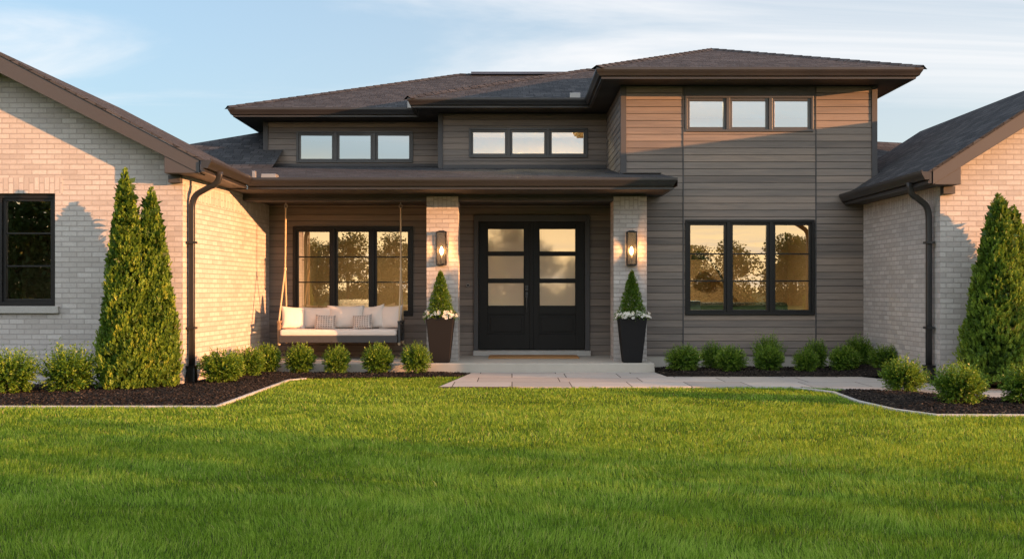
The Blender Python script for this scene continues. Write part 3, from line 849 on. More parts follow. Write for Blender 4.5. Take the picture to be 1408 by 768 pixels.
# hip and ridge caps
m = MB()
def cap(p, q, w=0.11):
    p, q = Vector(p), Vector(q); d = (q - p).normalized(); s = d.cross(Vector((0, 0, 1))).normalized() * w
    n = int((q - p).length / 0.2) + 1
    for i in range(n):
        a = p + (q - p) * (i / n); b = p + (q - p) * (min(1, (i + 1.15) / n))
        up = Vector((0, 0, 0.028)); dn = Vector((0, 0, -0.028)); e = Vector((0, 0, 0.010))
        rn = random.random()
        m.face([a + s + dn + e, b + s + dn, b + up, a + up + e], 0, rn); m.face([a + up + e, b + up, b - s + dn, a - s + dn + e], 0, rn)
for p, q in (((1.318, 15.55, EAVE), ap), ((6.43, 15.55, EAVE), ap), (ap, ap2), ((-1.895, 18.0, EAVE), (1.6, 21.495, az)), ((1.6, 21.495, az), (5.0, 21.495, az)), ((-5.42, 18.96, EAVE), (-1.22, 23.16, fz)), ((-1.22, 23.16, fz), (4.0, 23.16, fz))):
    m = MB(); cap(p, q); part(m, 'ridge_cap', M['shingle'])
m = MB(); m.prism([(22.98, fz - 0.02), (23.16, fz + 0.075), (23.34, fz - 0.02)], 'x', -0.95, 1.6)
part(m, 'ridge_vent', M['darkmetal'])
# gutters, fascia and soffit round the upper eaves
UP = [(-5.42, 27.3), (-5.42, 18.96), (-1.895, 18.96), (-1.895, 18.0), (1.318, 18.0), (1.318, 15.55), (6.43, 15.55), (6.43, 22.4)]
GUT = [(-0.10, -0.118), (-0.045, -0.118), (-0.03, -0.085), (-0.008, -0.05), (0.0, -0.03), (0.0, 0.004), (-0.012, 0.006), (-0.012, -0.014), (-0.10, -0.014)]
FAS = [(-0.13, -0.16), (-0.085, -0.16), (-0.085, -0.128), (-0.101, -0.128), (-0.101, -0.022), (-0.13, -0.022)]
m = MB(); m.sweep(GUT, UP, EAVE); part(m, 'gutter', M['bronze'], 'bronze gutter round the upper eaves')
m = MB(); m.sweep(FAS, UP, EAVE); part(m, 'fascia', M['bronze'])
m = MB()
e = 0.11
sof = [(-5.42 + e, 27.2), (-5.42 + e, 18.96 + e), (-1.895 + e, 18.96 + e), (-1.895 + e, 18.0 + e), (1.318 + e, 18.0 + e), (1.318 + e, 15.55 + e), (6.43 - e, 15.55 + e), (6.43 - e, 22.3), (1.9, 22.3), (1.9, 27.2)]
m.face([(p[0], p[1], SOF) for p in sof[::-1]])
part(m, 'soffit', M['soffit'])
# diverter flashings
for b in ((-1.99, -1.91, 18.93, 19.2, EAVE - .01, EAVE + .11), (1.05, 1.24, 18.03, 18.10, EAVE, EAVE + .10), (-3.78, -3.56, 15.0, 15.2, 2.94, 3.025), (-3.90, -3.85, 14.93, 15.0, 2.95, 3.06)):
    single('flashing', M['flash'], b, 0.004)

# porch roof
PZ = 2.95; pk = 0.163
pz = lambda y: PZ + pk * (y - 14.9)
m = MB()
m.face([(-3.95, 14.9, PZ), (2.48, 14.9, PZ), (2.42, 16.2, pz(16.2)), (1.775, 16.2, pz(16.2)), (1.775, 18.7, pz(18.7)), (-1.38, 18.7, pz(18.7)), (-1.38, 19.6, pz(19.6)), (-7.5, 19.6, pz(19.6)), (-7.5, 15.6, pz(15.6)), (-4.3, 15.6, pz(15.6))])
m.face([(2.48, 14.9, PZ), (2.48, 14.9, PZ - .12), (2.42, 16.2, PZ - .12), (2.42, 16.2, pz(16.2))])
part(m, 'porch_roof', M['shingle'], 'low pitched shingle roof over the porch')
m = MB(); m.sweep(GUT, [(-3.98, 14.9), (2.48, 14.9), (2.46, 15.05)], PZ + 0.004); part(m, 'gutter', M['bronze'], 'bronze gutter of the porch')
m = MB(); m.sweep(FAS, [(-3.98, 14.9), (2.52, 14.9), (2.50, 16.18)], PZ); part(m, 'fascia', M['bronze'])
m = MB(); m.face([(-4.4, 15.0, 2.79), (-4.4, 15.72, 2.79), (2.38, 15.72, 2.79), (2.38, 15.0, 2.79)][::1]); m.face([(-4.4, 16.0, 2.73), (-4.4, 17.1, 2.73), (1.75, 17.1, 2.73), (1.75, 16.0, 2.73)])
m.face([(2.13, 15.72, 2.789), (2.13, 16.2, 2.789), (2.38, 16.2, 2.789), (2.38, 15.72, 2.789)])
part(m, 'soffit', M['soffit'], 'dark porch ceiling')
m = MB(); m.box(-4.3, 2.12, 15.72, 16.02, 2.685, 2.80); m.box(-4.3, 2.14, 15.708, 15.719, 2.70, 2.735)
part(m, 'porch_beam', M['trim'], bevel=0.004)
# flat dark flashing where the porch roof meets the block
m = MB(); m.box(1.80, 2.42, 16.13, 16.198, pz(16.2) + 0.003, pz(16.2) + 0.02); part(m, 'flashing', M['darkmetal'])

# brick piers
def brick_box(m, x0, x1, y0, y1, z0, z1): m.box(x0, x1, y0, y1, z0, z1, 0, skip='b')
def column(x0, x1):
    m = MB(); y0, y1 = 15.7, 16.19
    brick_box(m, x0, x1, y0, y1, 0.16, 2.752)
    c = m.build('column', M['brick'], house)
    s = MB(); s.box(x0 + 0.105, x1 - 0.105, y0 - 0.003, y0 + 0.05, 2.555, 2.749, 0, swap=True, skip='tb')
    so = s.build('soldier_course', M['brick'], c); so.matrix_parent_inverse = Matrix()
    return c
column(-1.347, -0.849); column(1.602, 2.125)
# porch floor
m = MB(); m.box(-4.3, 2.18, 15.2, 17.11, -0.05, 0.16)
part(m, 'porch_floor', M['concrete'], bevel=0.012)
m = MB(); m.box(-0.66, 1.335, 16.86, 17.2, 0.162, 0.248)
part(m, 'threshold', M['granite'], bevel=0.006)

# front door
dx0, dx1, dz0, dz1 = -0.575, 1.25, 0.26, 2.445
m = MB()
m.box(-0.66, dx0 - .004, 17.06, 17.2, 0.25, 2.565); m.box(dx1 + .004, 1.335, 17.06, 17.2, 0.25, 2.565)
m.box(dx0 - .004, dx1 + .004, 17.06, 17.2, dz1 + .004, 2.565)
door = part(m, 'front_door', M['trim'], 'black double front door with three frosted panes in each leaf', bevel=0.005)
def sub(mb, name, mat, parent, bevel=0):
    o = mb.build(name, mat, parent, bevel); o.matrix_parent_inverse = Matrix(); return o
midx = (dx0 + dx1) / 2
for (a, b) in ((dx0, midx - 0.003), (midx + 0.003, dx1)):
    m = MB(); y0, y1 = 17.11, 17.16
    gw = 0.635; c = (a + b) / 2 + (0.015 if a == dx0 else -0.015); g0, g1 = c - gw / 2, c + gw / 2
    rows = [(1.00, 1.41), (1.465, 1.875), (1.93, 2.335)]
    m.box(a, g0, y0, y1, dz0, dz1); m.box(g1, b, y0, y1, dz0, dz1)
    m.box(g0, g1, y0, y1, 2.335, dz1); m.box(g0, g1, y0, y1, dz0, 0.52); m.box(g0, g1, y0, y1, 0.86, 1.00)
    m.box(g0, g1, y0, y1, 1.41, 1.465); m.box(g0, g1, y0, y1, 1.875, 1.93)
    m.box(g0, g1, y0 + .022, y1, 0.52, 0.86)
    m.box(g0 + .05, g1 - .05, y0 + .006, y0 + .021, 0.565, 0.815)
    for r0, r1 in rows:    # glazing beads
        for q in ((g0, g0 + .012, r0, r1), (g1 - .012, g1, r0, r1), (g0 + .012, g1 - .012, r0, r0 + .012), (g0 + .012, g1 - .012, r1 - .012, r1)):
            m.box(q[0], q[1], y0 + .008, y1 - .01, q[2], q[3])
    sub(m, 'door_leaf', M['doorwood'], door, 0.004)
    for r0, r1 in rows:
        g = MB(); g.face([(g0, y0 + .02, r0), (g1, y0 + .02, r0), (g1, y0 + .02, r1), (g0, y0 + .02, r1)]); sub(g, 'pane', M['frosted'], door)
m = MB(); m.box(midx - 0.035, midx + 0.03, 17.092, 17.109, dz0, dz1); sub(m, 'astragal', M['doorwood'], door, 0.006)
m = MB()
hx = midx - 0.085
m.box(hx - 0.024, hx + 0.024, 17.085, 17.109, 1.27, 1.36); m.lathe([(0, 0), (0.017, 0), (0.017, 0.014), (0, 0.014)], (hx, 17.07, 1.315), 12)
m.box(hx - 0.02, hx + 0.02, 17.085, 17.109, 1.15, 1.245); m.box(hx - 0.014, hx + 0.014, 17.088, 17.109, 0.90, 0.94)
m.tube([(hx, 17.085, 1.2), (hx, 17.045, 1.17), (hx, 17.04, 1.05), (hx, 17.05, 0.94), (hx, 17.09, 0.92)], 0.010, 8)
sub(m, 'handle', M['upframe'], door, 0.003)

# ---- left brick wing (gable to the lawn)
LY = 13.27
WW = (-7.62, -6.09, 1.06, 2.56)
m = MB()
xl, xr = -9.45, -4.39
rl = -6.85          # ridge x
rz = lambda x: 2.965 + 0.524 * ((-4.0 - x) if x > rl else (x - (2 * rl + 4.0)))
F = lambda p: [(q[0], LY, q[1]) for q in p]
m.face(F([(xl, 0), (WW[0], 0), (WW[0], 2.56), (xl, 2.56)])); m.face(F([(WW[1], 0), (xr, 0), (xr, 2.56), (WW[1], 2.56)]))
m.face(F([(WW[0], 0), (WW[1], 0), (WW[1], WW[2]), (WW[0], WW[2])]))
m.face(F([(xl, 2.56), (xr, 2.56), (xr, rz(xr) - 0.05), (rl, rz(rl) - 0.05), (xl, rz(xl) - 0.05)]))
# reveals
d = 0.09
m.face([(WW[1], LY, WW[2]), (WW[1], LY + d, WW[2]), (WW[1], LY + d, WW[3]), (WW[1], LY, WW[3])][::-1])
m.face([(WW[0], LY, WW[2]), (WW[0], LY + d, WW[2]), (WW[0], LY + d, WW[3]), (WW[0], LY, WW[3])])
m.face([(WW[0], LY, WW[3]), (WW[0], LY + d, WW[3]), (WW[1], LY + d, WW[3]), (WW[1], LY, WW[3])])
m.face([(WW[0], LY, WW[2]), (WW[1], LY, WW[2]), (WW[1], LY + d, WW[2]), (WW[0], LY + d, WW[2])])
# side wall towards the porch, and the hidden far side
sa, sb = (-4.39, LY), (-4.17, 17.1)
m.face([(sa[0], sa[1], 0), (sb[0], sb[1], 0), (sb[0], sb[1], 2.85), (sa[0], sa[1], 2.85)])
m.face([(xl, 19.0, 0), (xl, LY, 0), (xl, LY, 2.8), (xl, 19.0, 2.8)])
part(m, 'wall', M['brick'], 'gabled pale brick wing wall beside the twin arborvitae')
m = MB()
m.box(WW[0] - 0.1, WW[1] + 0.1, LY - 0.004, LY + 0.02, 2.562, 2.77, 0, swap=True)
def side_strip(m, p, q, z0, z1, off, swap):
    d = Vector((q[0] - p[0], q[1] - p[1])).normalized(); n = Vector((d.y, -d.x)) * off
    A = (p[0] + n.x, p[1] + n.y); B = (q[0] + n.x, q[1] + n.y)
    m.face([(A[0], A[1], z0), (B[0], B[1], z0), (B[0], B[1], z1), (A[0], A[1], z1)], 0, None, swap)
    m.face([(p[0], p[1], z0), (q[0], q[1], z0), (B[0], B[1], z0), (A[0], A[1], z0)], 0)
    m.face([(A[0], A[1], z1), (B[0], B[1], z1), (q[0], q[1], z1), (p[0], p[1], z1)], 0)
side_strip(m, (-4.386, 13.34), (-4.176, 17.0), 2.49, 2.70, 0.004, True)
part(m, 'soldier_course', M['brick'])
m = MB(); m.box(WW[0] - 0.06, WW[1] + 0.06, LY - 0.05, LY + 0.085, 0.965, 1.058)
part(m, 'window_sill', M['granite'], bevel=0.006)
window(WW[0] + .005, WW[1] - .005, WW[2] + .003, WW[3] - .004, LY + 0.075, 2, (0.335, 0.67), fw=0.05, label='black twin window of the gabled brick wing')
room(WW[0] - .5, WW[1] + .8, LY + 0.17, 16.5, 0.2, 2.62)

def wing_roof(side, ex, ez, slope, ridge, y0, y1, wall_y, wall_x, gut_y1):
    """gable roof over a wing; ex: eave x towards the porch, ridge: ridge x"""
    sg = 1 if ridge > ex else -1
    zr = ez + slope * abs(ridge - ex); ox = 2 * ridge - ex
    m = MB()
    th = 0.035
    a, b, c = (ex, ez), (ridge, zr), (ox, ez)
    for (p, q) in ((a, b), (b, c)):
        quad = [(p[0], y0, p[1]), (q[0], y0, q[1]), (q[0], y1, q[1]), (p[0], y1, p[1])]
        up = (Vector(quad[1]) - Vector(quad[0])).cross(Vector(quad[3]) - Vector(quad[0])).z
        m.face(quad if up > 0 else quad[::-1])
    for (p, q) in ((a, b), (b, c)):      # shingle edge
        quad = [(p[0], y0, p[1]), (q[0], y0, q[1]), (q[0], y0, q[1] - th), (p[0], y0, p[1] - th)]
        m.face(quad)
        m.face([(x, y1, z) for x, _, z in quad])
        m.face([(p[0], y0, p[1] - th), (q[0], y0, q[1] - th), (q[0], y1, q[1] - th), (p[0], y1, p[1] - th)])
    part(m, 'wing_roof', M['shingle'])
    # rake boards and the return at the eave
    m = MB(); w = 0.235
    bx = ex + sg * 0.06; bz = ez + slope * 0.06 - th - .002
    m.prism([(bx, bz), (ridge, zr - th - .002), (ridge, zr - th - w), (bx, bz - w + .06)], 'y', y0 + 0.012, y0 + 0.045)
    bx2 = 2 * ridge - bx
    m.prism([(bx2, bz), (ridge, zr - th - .002), (ridge, zr - th - w), (bx2, bz - w + .06)], 'y', y0 + 0.012, y0 + 0.045)
    rx0, rx1 = sorted((ex + sg * 0.09, wall_x + sg * 0.13))
    zb = ez - 0.17
    zt0, zt1 = ez + slope * abs(rx0 - ex) - 0.2, ez + slope * abs(rx1 - ex) - 0.2
    m.prism([(rx0, zb), (rx1, zb), (rx1, max(zb + .01, zt1)), (rx0, max(zb + .01, zt0))], 'y', y0 + 0.046, wall_y - .002)
    m.prism([(rx0, zb - .001), (rx1, zb - .001), (rx1, max(zb + .01, zt1) + .05), (rx0, max(zb + .01, zt0) + .05)], 'y', y0 + 0.02, y0 + 0.0118 + 0.035)
    m.box(min(wall_x, wall_x + sg * .16), max(wall_x, wall_x + sg * .16), wall_y - 0.10, wall_y - .001, zb - 0.10, zb - .002)
    part(m, 'rake_board', M['trim'], bevel=0.004)
    # underside of the rake overhang
    m = MB()
    m.face([(wall_x, y0 + .05, ez + slope * abs(wall_x - ex) - .09), (ridge, y0 + .05, zr - .09), (ridge, wall_y, zr - .09), (wall_x, wall_y, ez + slope * abs(wall_x - ex) - .09)])
    m.face([(ridge, y0 + .05, zr - .09), (2 * ridge - wall_x, y0 + .05, ez + slope * abs(wall_x - ex) - .09), (2 * ridge - wall_x, wall_y, ez + slope * abs(wall_x - ex) - .09), (ridge, wall_y, zr - .09)])
    m.face([(ex + sg * .012, y0 + .06, ez - .158), (ex + sg * .012, gut_y1, ez - .158), (wall_x + sg * .05, gut_y1, ez - .158), (wall_x + sg * .05, y0 + .06, ez - .158)])
    part(m, 'soffit', M['soffit'])
    m = MB(); m.sweep(GUT, [(ex - sg * 0.0, y0 + .0), (ex - sg * 0.0, gut_y1)] if sg < 0 else [(ex, gut_y1), (ex, y0)], ez + 0.006, side=-1 if False else 1)
    return m
# outward must point to the porch side: right of travel
lw = MB()
def wing_gutter(ex, ez, y0, y1, sg):
    path = [(ex, y1), (ex, y0)] if sg > 0 else [(ex, y0), (ex, y1)]
    pr = [(o + 0.10, z) for o, z in GUT]; fa = [(o + 0.10, z) for o, z in FAS]
    m = MB(); m.sweep(pr, path, ez + 0.006); part(m, 'gutter', M['bronze'])
    m = MB(); m.sweep(fa, path, ez); part(m, 'fascia', M['bronze'])
wing_roof(-1, -4.0, 2.965, 0.524, rl, 12.92, 17.4, LY, -4.39, 15.71)
wing_gutter(-4.0, 2.965, 12.90, 15.0, -1)
RR = 7.58
wing_roof(1, 5.42, 2.82, 0.65, RR, 12.95, 18.5, 13.3, 5.72, 16.18)
wing_gutter(5.42, 2.82, 12.93, 16.19, 1)
# hip roof behind the left wing and the one behind the right wing
m = MB()
zq = lambda y: 3.56 + 0.5 * (y - 18.64)
m.face([(-8.9, 18.6, zq(18.6)), (-4.5, 18.6, zq(18.6)), (-4.5, 21.0, zq(21.0)), (-4.6, 20.95, zq(20.95)), (-6.52, 19.87, zq(19.87))])
m.face([(-8.9, 18.6, zq(18.6)), (-6.52, 19.87, zq(19.87)), (-4.6, 20.95, zq(20.95)), (-4.6, 24, zq(20.95)), (-8.9, 24, zq(18.6))])
part(m, 'lower_roof', M['shingle'], 'low hip roof behind the gabled brick wing')
m = MB()
m.face([(5.5, 17.2, 3.0), (9.6, 17.2, 3.0), (8.6, 19.3, 4.08), (5.5, 19.1, 4.2)])
m.face([(5.5, 19.1, 4.2), (8.6, 19.3, 4.08), (9.6, 22.5, 3.0), (5.5, 22.5, 3.0)])
part(m, 'lower_roof', M['shingle'], 'low hip roof behind the other brick wing')

# ---- right brick wing
RY = 13.3
m = MB()
zz = lambda x: 2.82 + 0.65 * ((x - 5.42) if x < RR else (2 * RR - 5.42 - x))
xo = 2 * RR - 5.72
m.face([(5.72, RY, 0), (xo, RY, 0), (xo, RY, 2.56), (5.72, RY, 2.56)])
m.face([(5.72, RY, 2.56), (xo, RY, 2.56), (xo, RY, zz(xo) - .06), (RR, RY, zz(RR) - .06), (5.72, RY, zz(5.72) - .06)])
m.face([(5.72, 16.6, 0), (5.72, RY, 0), (5.72, RY, 2.8), (5.72, 16.6, 2.8)])
m.face([(xo, RY, 0), (xo, 22, 0), (xo, 22, 2.8), (xo, RY, 2.8)])
part(m, 'wall', M['brick'], 'pale brick wing wall beside the siding block')
m = MB()
side_strip(m, (5.72, 16.19), (5.72, RY + .07), 2.45, 2.66, -0.004, True) if False else None
m.box(5.716, 5.74, RY + .07, 16.19, 2.44, 2.65, 0, swap=True, skip='rk')
part(m, 'soldier_course', M['brick'])
# back of the house so that it is closed
m = MB()
m.box(-9.4, 9.4, 22.35, 22.5, 0, 2.9)
m.face([(-4.885, 26.6, 0), (5.9, 26.6, 0), (5.9, 26.6, SOF), (-4.885, 26.6, SOF)])
part(m, 'wall', M['gap'])

def arc(p, c, q, n=6):
    p, c, q = Vector(p), Vector(c), Vector(q)
    return [(p * (1 - t) ** 2 + c * 2 * t * (1 - t) + q * t * t) for t in [i / n for i in range(n + 1)]]
def downspout(gx, gz, wx, y, sg):
    """from the gutter outlet back to the wall and down"""
    y0 = y
    top = arc((gx, y0, gz), (gx, y0, gz - 0.17), (gx + (wx - gx) * .35, y0 + .02, gz - 0.20)) + \
          arc((gx + (wx - gx) * .7, y0 + .04, gz - 0.27), (wx, y0 + .06, gz - 0.32), (wx, y0 + .06, gz - 0.50))
    pts = top + [Vector((wx, y0 + .06, z)) for z in (1.6, 0.9, 0.24)]
    m = MB(); m.tube(pts, 1.0, 16, sq=(0.031, 0.038))
    for z in (1.9, 0.75): m.box(wx - .055, wx + .055, y0 + .0, y0 + .125, z, z + .03)
    o = part(m, 'downspout', M['bronze'])
    b = MB(); b.tube([(wx, y0 + .06, 0.26), (wx, y0 + .06, 0.18), (wx, y0 + .03, 0.02)], [1, 1.05, 1.25], 16, sq=(0.055, 0.06))
    b.box(wx - .068, wx + .068, y0 - .005, y0 + .125, 0.235, 0.262)
    sub(b, 'boot', M['frame'], o, 0.004)
downspout(-3.92, 2.86, -4.315, 13.36, -1)
downspout(5.36, 2.72, 5.645, 13.42, 1)

# ------------------------------------------------------------------ doorbell, mat, sconces
t = thing('doorbell', (-0.755, 17.08, 1.36), 'small round doorbell on the siding beside the double door', 'doorbell')
m = MB()
ring = [Vector((-0.755 + .024 * math.cos(a), 17.078, 1.36 + .024 * math.sin(a))) for a in [i * math.pi / 8 for i in range(17)]]
m.tube(ring, 0.007, 8, caps=False); m.build('trim_ring', M['flash'], t)
m = MB(); m.tube([(-0.755, 17.098, 1.36), (-0.755, 17.082, 1.36), (-0.755, 17.078, 1.36)], [0.03, 0.022, 0.012], 16); m.build('button', M['frame'], t)

t = thing('doormat', (0.34, 16.6, 0.162), 'flat brown coir doormat before the double door', 'doormat')
m = MB(); m.box(-0.37, 1.08, 16.22, 16.80, 0.1615, 0.188); m.build('pile', M['coir'], t, bevel=0.006)
m = MB(); m.sweep([(0.012, 0), (0.012, 0.018), (0, 0.024), (-0.004, 0)], [(-0.375, 16.805), (-0.375, 16.215), (1.085, 16.215), (1.085, 16.805), (-0.372, 16.805)], 0.1615); m.build('edge_binding', M['coir'], t)

def sconce(x, label):
    y, z = 15.7, 1.93
    t = thing('wall_sconce', (x, y, z), label, 'wall lamp', 'lit lanterns on the brick columns')
    w, h, d = 0.078, 0.265, 0.12
    m = MB(); m.box(x - w + .012, x + w - .012, y - 0.022, y - .001, z - h + .02, z + h - .02); m.build('back_plate', M['frame'], t, bevel=0.003)
    m = MB(); yf, yk = y - 0.022 - d, y - 0.022
    for zz in (z - h, z + h - .02): m.box(x - w, x + w, yf, yk, zz, zz + .02)
    m.box(x - w * .6, x + w * .6, yf + .03, yk - .02, z + h, z + h + .012)
    for sx in (-1, 1):
        for yy in (yf, yk - .012): m.box(x + sx * (w - .006) - .006, x + sx * (w - .006) + .006, yy, yy + .012, z - h + .02, z + h - .02)
    m.build('frame', M['frame'], t, bevel=0.002)
    g = MB(); n = 9
    for i in range(n):      # reeded front glass
        a0 = x - w + .012 + (2 * w - .024) * i / n; a1 = x - w + .012 + (2 * w - .024) * (i + 1) / n; am = (a0 + a1) / 2
        g.face([(a0, yf + .008, z - h + .02), (am, yf + .003, z - h + .02), (am, yf + .003, z + h - .02), (a0, yf + .008, z + h - .02)], smooth=False)
        g.face([(am, yf + .003, z - h + .02), (a1, yf + .008, z - h + .02), (a1, yf + .008, z + h - .02), (am, yf + .003, z + h - .02)], smooth=False)
    for sx in (-1, 1): g.face([(x + sx * (w - .006), yf + .012, z - h + .02), (x + sx * (w - .006), yk - .012, z - h + .02), (x + sx * (w - .006), yk - .012, z + h - .02), (x + sx * (w - .006), yf + .012, z + h - .02)])
    g.build('glass', M['lampglass'], t)
    m = MB(); m.tube([(x, yf + d / 2, z - h + .02), (x, yf + d / 2, z - .10)], 0.014, 10); m.build('socket', M['frame'], t)
    m = MB(); m.lathe([(0, -.065), (.016, -.05), (.026, -.015), (.024, .02), (.012, .055), (0, .07)], (x, yf + d / 2, z - .04), 14); m.build('bulb', M['bulb'], t)
    ld = bpy.data.lights.new('lamp_light', 'POINT'); ld.energy = 5.5; ld.color = (1.0, 0.42, 0.13); ld.shadow_soft_size = 0.03
    lo = bpy.data.objects.new('lamp_light', ld); S.collection.objects.link(lo); lo.location = (x, yf + d / 2 - .035, z - .03); attach(lo, t)
    lo.matrix_parent_inverse = Matrix.Translation(-Vector((x, y, z)))
sconce(-1.105, 'lit black wall lantern on the sunlit brick column beside the swing')
sconce(1.875, 'lit black wall lantern on the shaded brick column beside the siding block')

# ------------------------------------------------------------------ plants
def leaf_cards(P, D, ln, wd, rnd, bend=0.15):
    """leaf diamonds: P base points, D directions; returns verts, loops, sizes, rnd"""
    n = len(P)
    D = D / np.linalg.norm(D, axis=1, keepdims=True)
    ref = RNG.normal(size=(n, 3)); s = np.cross(D, ref); s /= np.linalg.norm(s, axis=1, keepdims=True) + 1e-9
    nn = np.cross(s, D)
    ln = np.broadcast_to(ln, (n,))[:, None]; wd = np.broadcast_to(wd, (n,))[:, None]
    V = np.stack([P, P + D * ln * .5 + s * wd * .5 + nn * ln * bend, P + D * ln, P + D * ln * .5 - s * wd * .5 + nn * ln * bend], 1).reshape(-1, 3)
    return V, np.arange(n * 4), np.full(n, 4), rnd
def merge(name, chunks, mat, parent=None):
    V = []; L = []; Z = []; Rn = []; off = 0
    for v, l, z, r in chunks:
        V.append(v); L.append(l + off); Z.append(z); Rn.append(r); off += len(v)
    return fast_mesh(name, np.concatenate(V), np.concatenate(L), np.concatenate(Z), np.concatenate(Rn), mat, parent)
def rand_dirs(n, zmin=-1.0):
    z = RNG.uniform(zmin, 1, n); a = RNG.uniform(0, 2 * np.pi, n); r = np.sqrt(np.maximum(0, 1 - z * z))
    return np.stack([r * np.cos(a), r * np.sin(a), z], 1)

def boxwood_mesh(root, seed, loose=0.0, nsh=520, nl=17):
    """about 0.5 m wide and 0.46 m high, base at the origin"""
    rg = np.random.default_rng(seed)
    d = rand_dirs(nsh, -0.93)
    lump = 1 + 0.06 * np.sin(3.1 * d[:, 0] * 2 + seed) + 0.05 * np.sin(5.3 * d[:, 1] * 2 + seed * 2) + rg.normal(0, 0.05 + 0.11 * loose, nsh)
    ext = np.stack([d[:, 0] * 0.25, d[:, 1] * 0.25, d[:, 2] * 0.235], 1) * lump[:, None]
    cen = np.array([0, 0, 0.225])
    ch = []
    # shoots rise a little at their ends
    tip = ext + np.stack([np.zeros(nsh), np.zeros(nsh), (0.02 + 0.075 * rg.random(nsh) ** 2 * (1 + loose)) * (d[:, 2] > -.3)], 1)
    shade = rg.normal(0, 0.16, nsh)
    for j in range(nl):
        f = 0.55 + 0.47 * (j / (nl - 1)) + rg.normal(0, 0.012, nsh)
        p = cen + ext * f[:, None] + (tip - ext) * np.clip((f - 0.75) / 0.27, 0, 1)[:, None]
        dr = d + rg.normal(0, 0.75, (nsh, 3)) + np.array([0, 0, 0.45])
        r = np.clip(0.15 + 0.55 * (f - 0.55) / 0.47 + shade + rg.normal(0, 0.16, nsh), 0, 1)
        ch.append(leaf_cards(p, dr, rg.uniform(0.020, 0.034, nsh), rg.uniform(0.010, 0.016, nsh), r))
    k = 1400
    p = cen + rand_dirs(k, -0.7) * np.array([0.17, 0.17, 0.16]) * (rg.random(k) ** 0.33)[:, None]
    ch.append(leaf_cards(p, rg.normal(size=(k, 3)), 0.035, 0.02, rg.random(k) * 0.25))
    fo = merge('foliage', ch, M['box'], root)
    m = MB()
    for i in range(11):
        a = i * 2.4; r0 = 0.02 + 0.012 * (i % 3)
        m.tube([(r0 * math.cos(a), r0 * math.sin(a), -0.02), (0.07 * math.cos(a), 0.07 * math.sin(a), 0.10), (0.13 * math.cos(a + .3), 0.13 * math.sin(a + .3), 0.24)], [0.007, 0.005, 0.003], 6)
    st = m.build('stems', M['bark']); st.parent = root
PROTO = []
for i in range(4):
    r = thing('boxwood_shrub', (0, 0, 0), 'x', 'shrub', local=True)
    boxwood_mesh(r, 40 + i, loose=(0, 0.2, 0.5, 1.2)[i])
    PROTO.append([r, False])
def shrub(px, by, w, h, kind, label, group, zf=None, d=None):
    """px: where in the photo's width, by: foot row -> place on the ground; w, h in metres"""
    d = d or EYE * 1369 / (by - 400)
    x = (px - 704) / 1369 * d
    z = float(zf(np.array([x]), np.array([d]))[0]) - 0.012 if zf else 0.0
    r, used = PROTO[kind]
    if used: r = copy_tree(r)
    else: PROTO[kind][1] = True
    r.location = (x, d, z); r.scale = (w / 0.54, w / 0.54, h / 0.50); r.rotation_euler = (0, 0, random.uniform(0, 6.28))
    tag(r, label, 'shrub', group)
G1 = 'boxwoods under the porch swing'; G2 = 'boxwoods along the brick side wall'; G3 = 'shrubs before the gabled brick wing'; G4 = 'front row of boxwoods below the siding'; G5 = 'rear row of shrubs below the siding'; G6 = 'shrubs in the bed by the lawn'
for px, w, h, kd, lb in ((413, .46, .43, 0, 'round boxwood below the end of the swing nearest the brick wing'), (463, .42, .40, 1, 'small round boxwood below the middle of the porch swing, second of four'),
                        (519.5, .49, .44, 0, 'round boxwood below the swing end nearest the brick column'), (572, .46, .42, 1, 'round boxwood at the mulch end beside the tall planter')):
    shrub(px, 514.5, w, h, kd, lb, G1, hL, 14.86)
shrub(305, 529, .62, .42, 0, 'broad boxwood by the downspout, nearest of three along the brick side wall', G2, hL)
shrub(340, 521, .52, .40, 1, 'middle boxwood of three along the sunlit brick side wall', G2, hL)
shrub(366, 516, .46, .42, 0, 'boxwood in the inner corner where brick side wall meets porch', G2, hL)
shrub(14, 545, .62, .48, 2, 'loose shrub below the twin window, cut by the photo edge', G3, hL)
shrub(94, 541, .66, .50, 3, 'loose spiky shrub beside the twin arborvitae', G3, hL)
for px, w, h, kd, lb in ((940, .56, .38, 1, 'wide boxwood nearest the shaded column in the front row'), (1005, .48, .39, 0, 'boxwood of the front row with a dark shrub at its left shoulder'),
                         (1057, .46, .38, 0, 'boxwood of the front row with a taller shrub rising straight behind it'), (1108, .39, .33, 1, 'smallest boxwood of the front row, below the right sash of the window'),
                         (1161, .46, .38, 0, 'boxwood at the brick wing end of the front row')):
    shrub(px, 512, w, h, kd, lb, G4, hR, 15.12)
for px, w, h, kd, lb in ((980, .40, .39, 2, 'dark shrub behind the front row, nearest the shaded column'), (1057, .46, .46, 3, 'tallest rear shrub with spiky top, below the middle of the window'),
                         (1121, .40, .43, 2, 'dark rear shrub behind the smallest boxwood'), (1181, .46, .43, 2, 'dark rear shrub in the corner against the brick wing')):
    shrub(px, 505, w, h, kd, lb, G5, hR, 15.72)
shrub(1216, 514, .44, .33, 2, 'low shrub against the shaded brick side wall', G5, hR, 14.9)
shrub(1243, 541, .55, .41, 2, 'shrub standing before the foot of the right downspout', G6, hF)
shrub(1320, 560, .58, .41, 2, 'sunlit shrub in the corner of the lawn bed before the dark arborvitae', G6, hF)
shrub(1412, 560, .55, .43, 1, 'shrub cut by the photo edge beside the lawn bed', G6, hF)

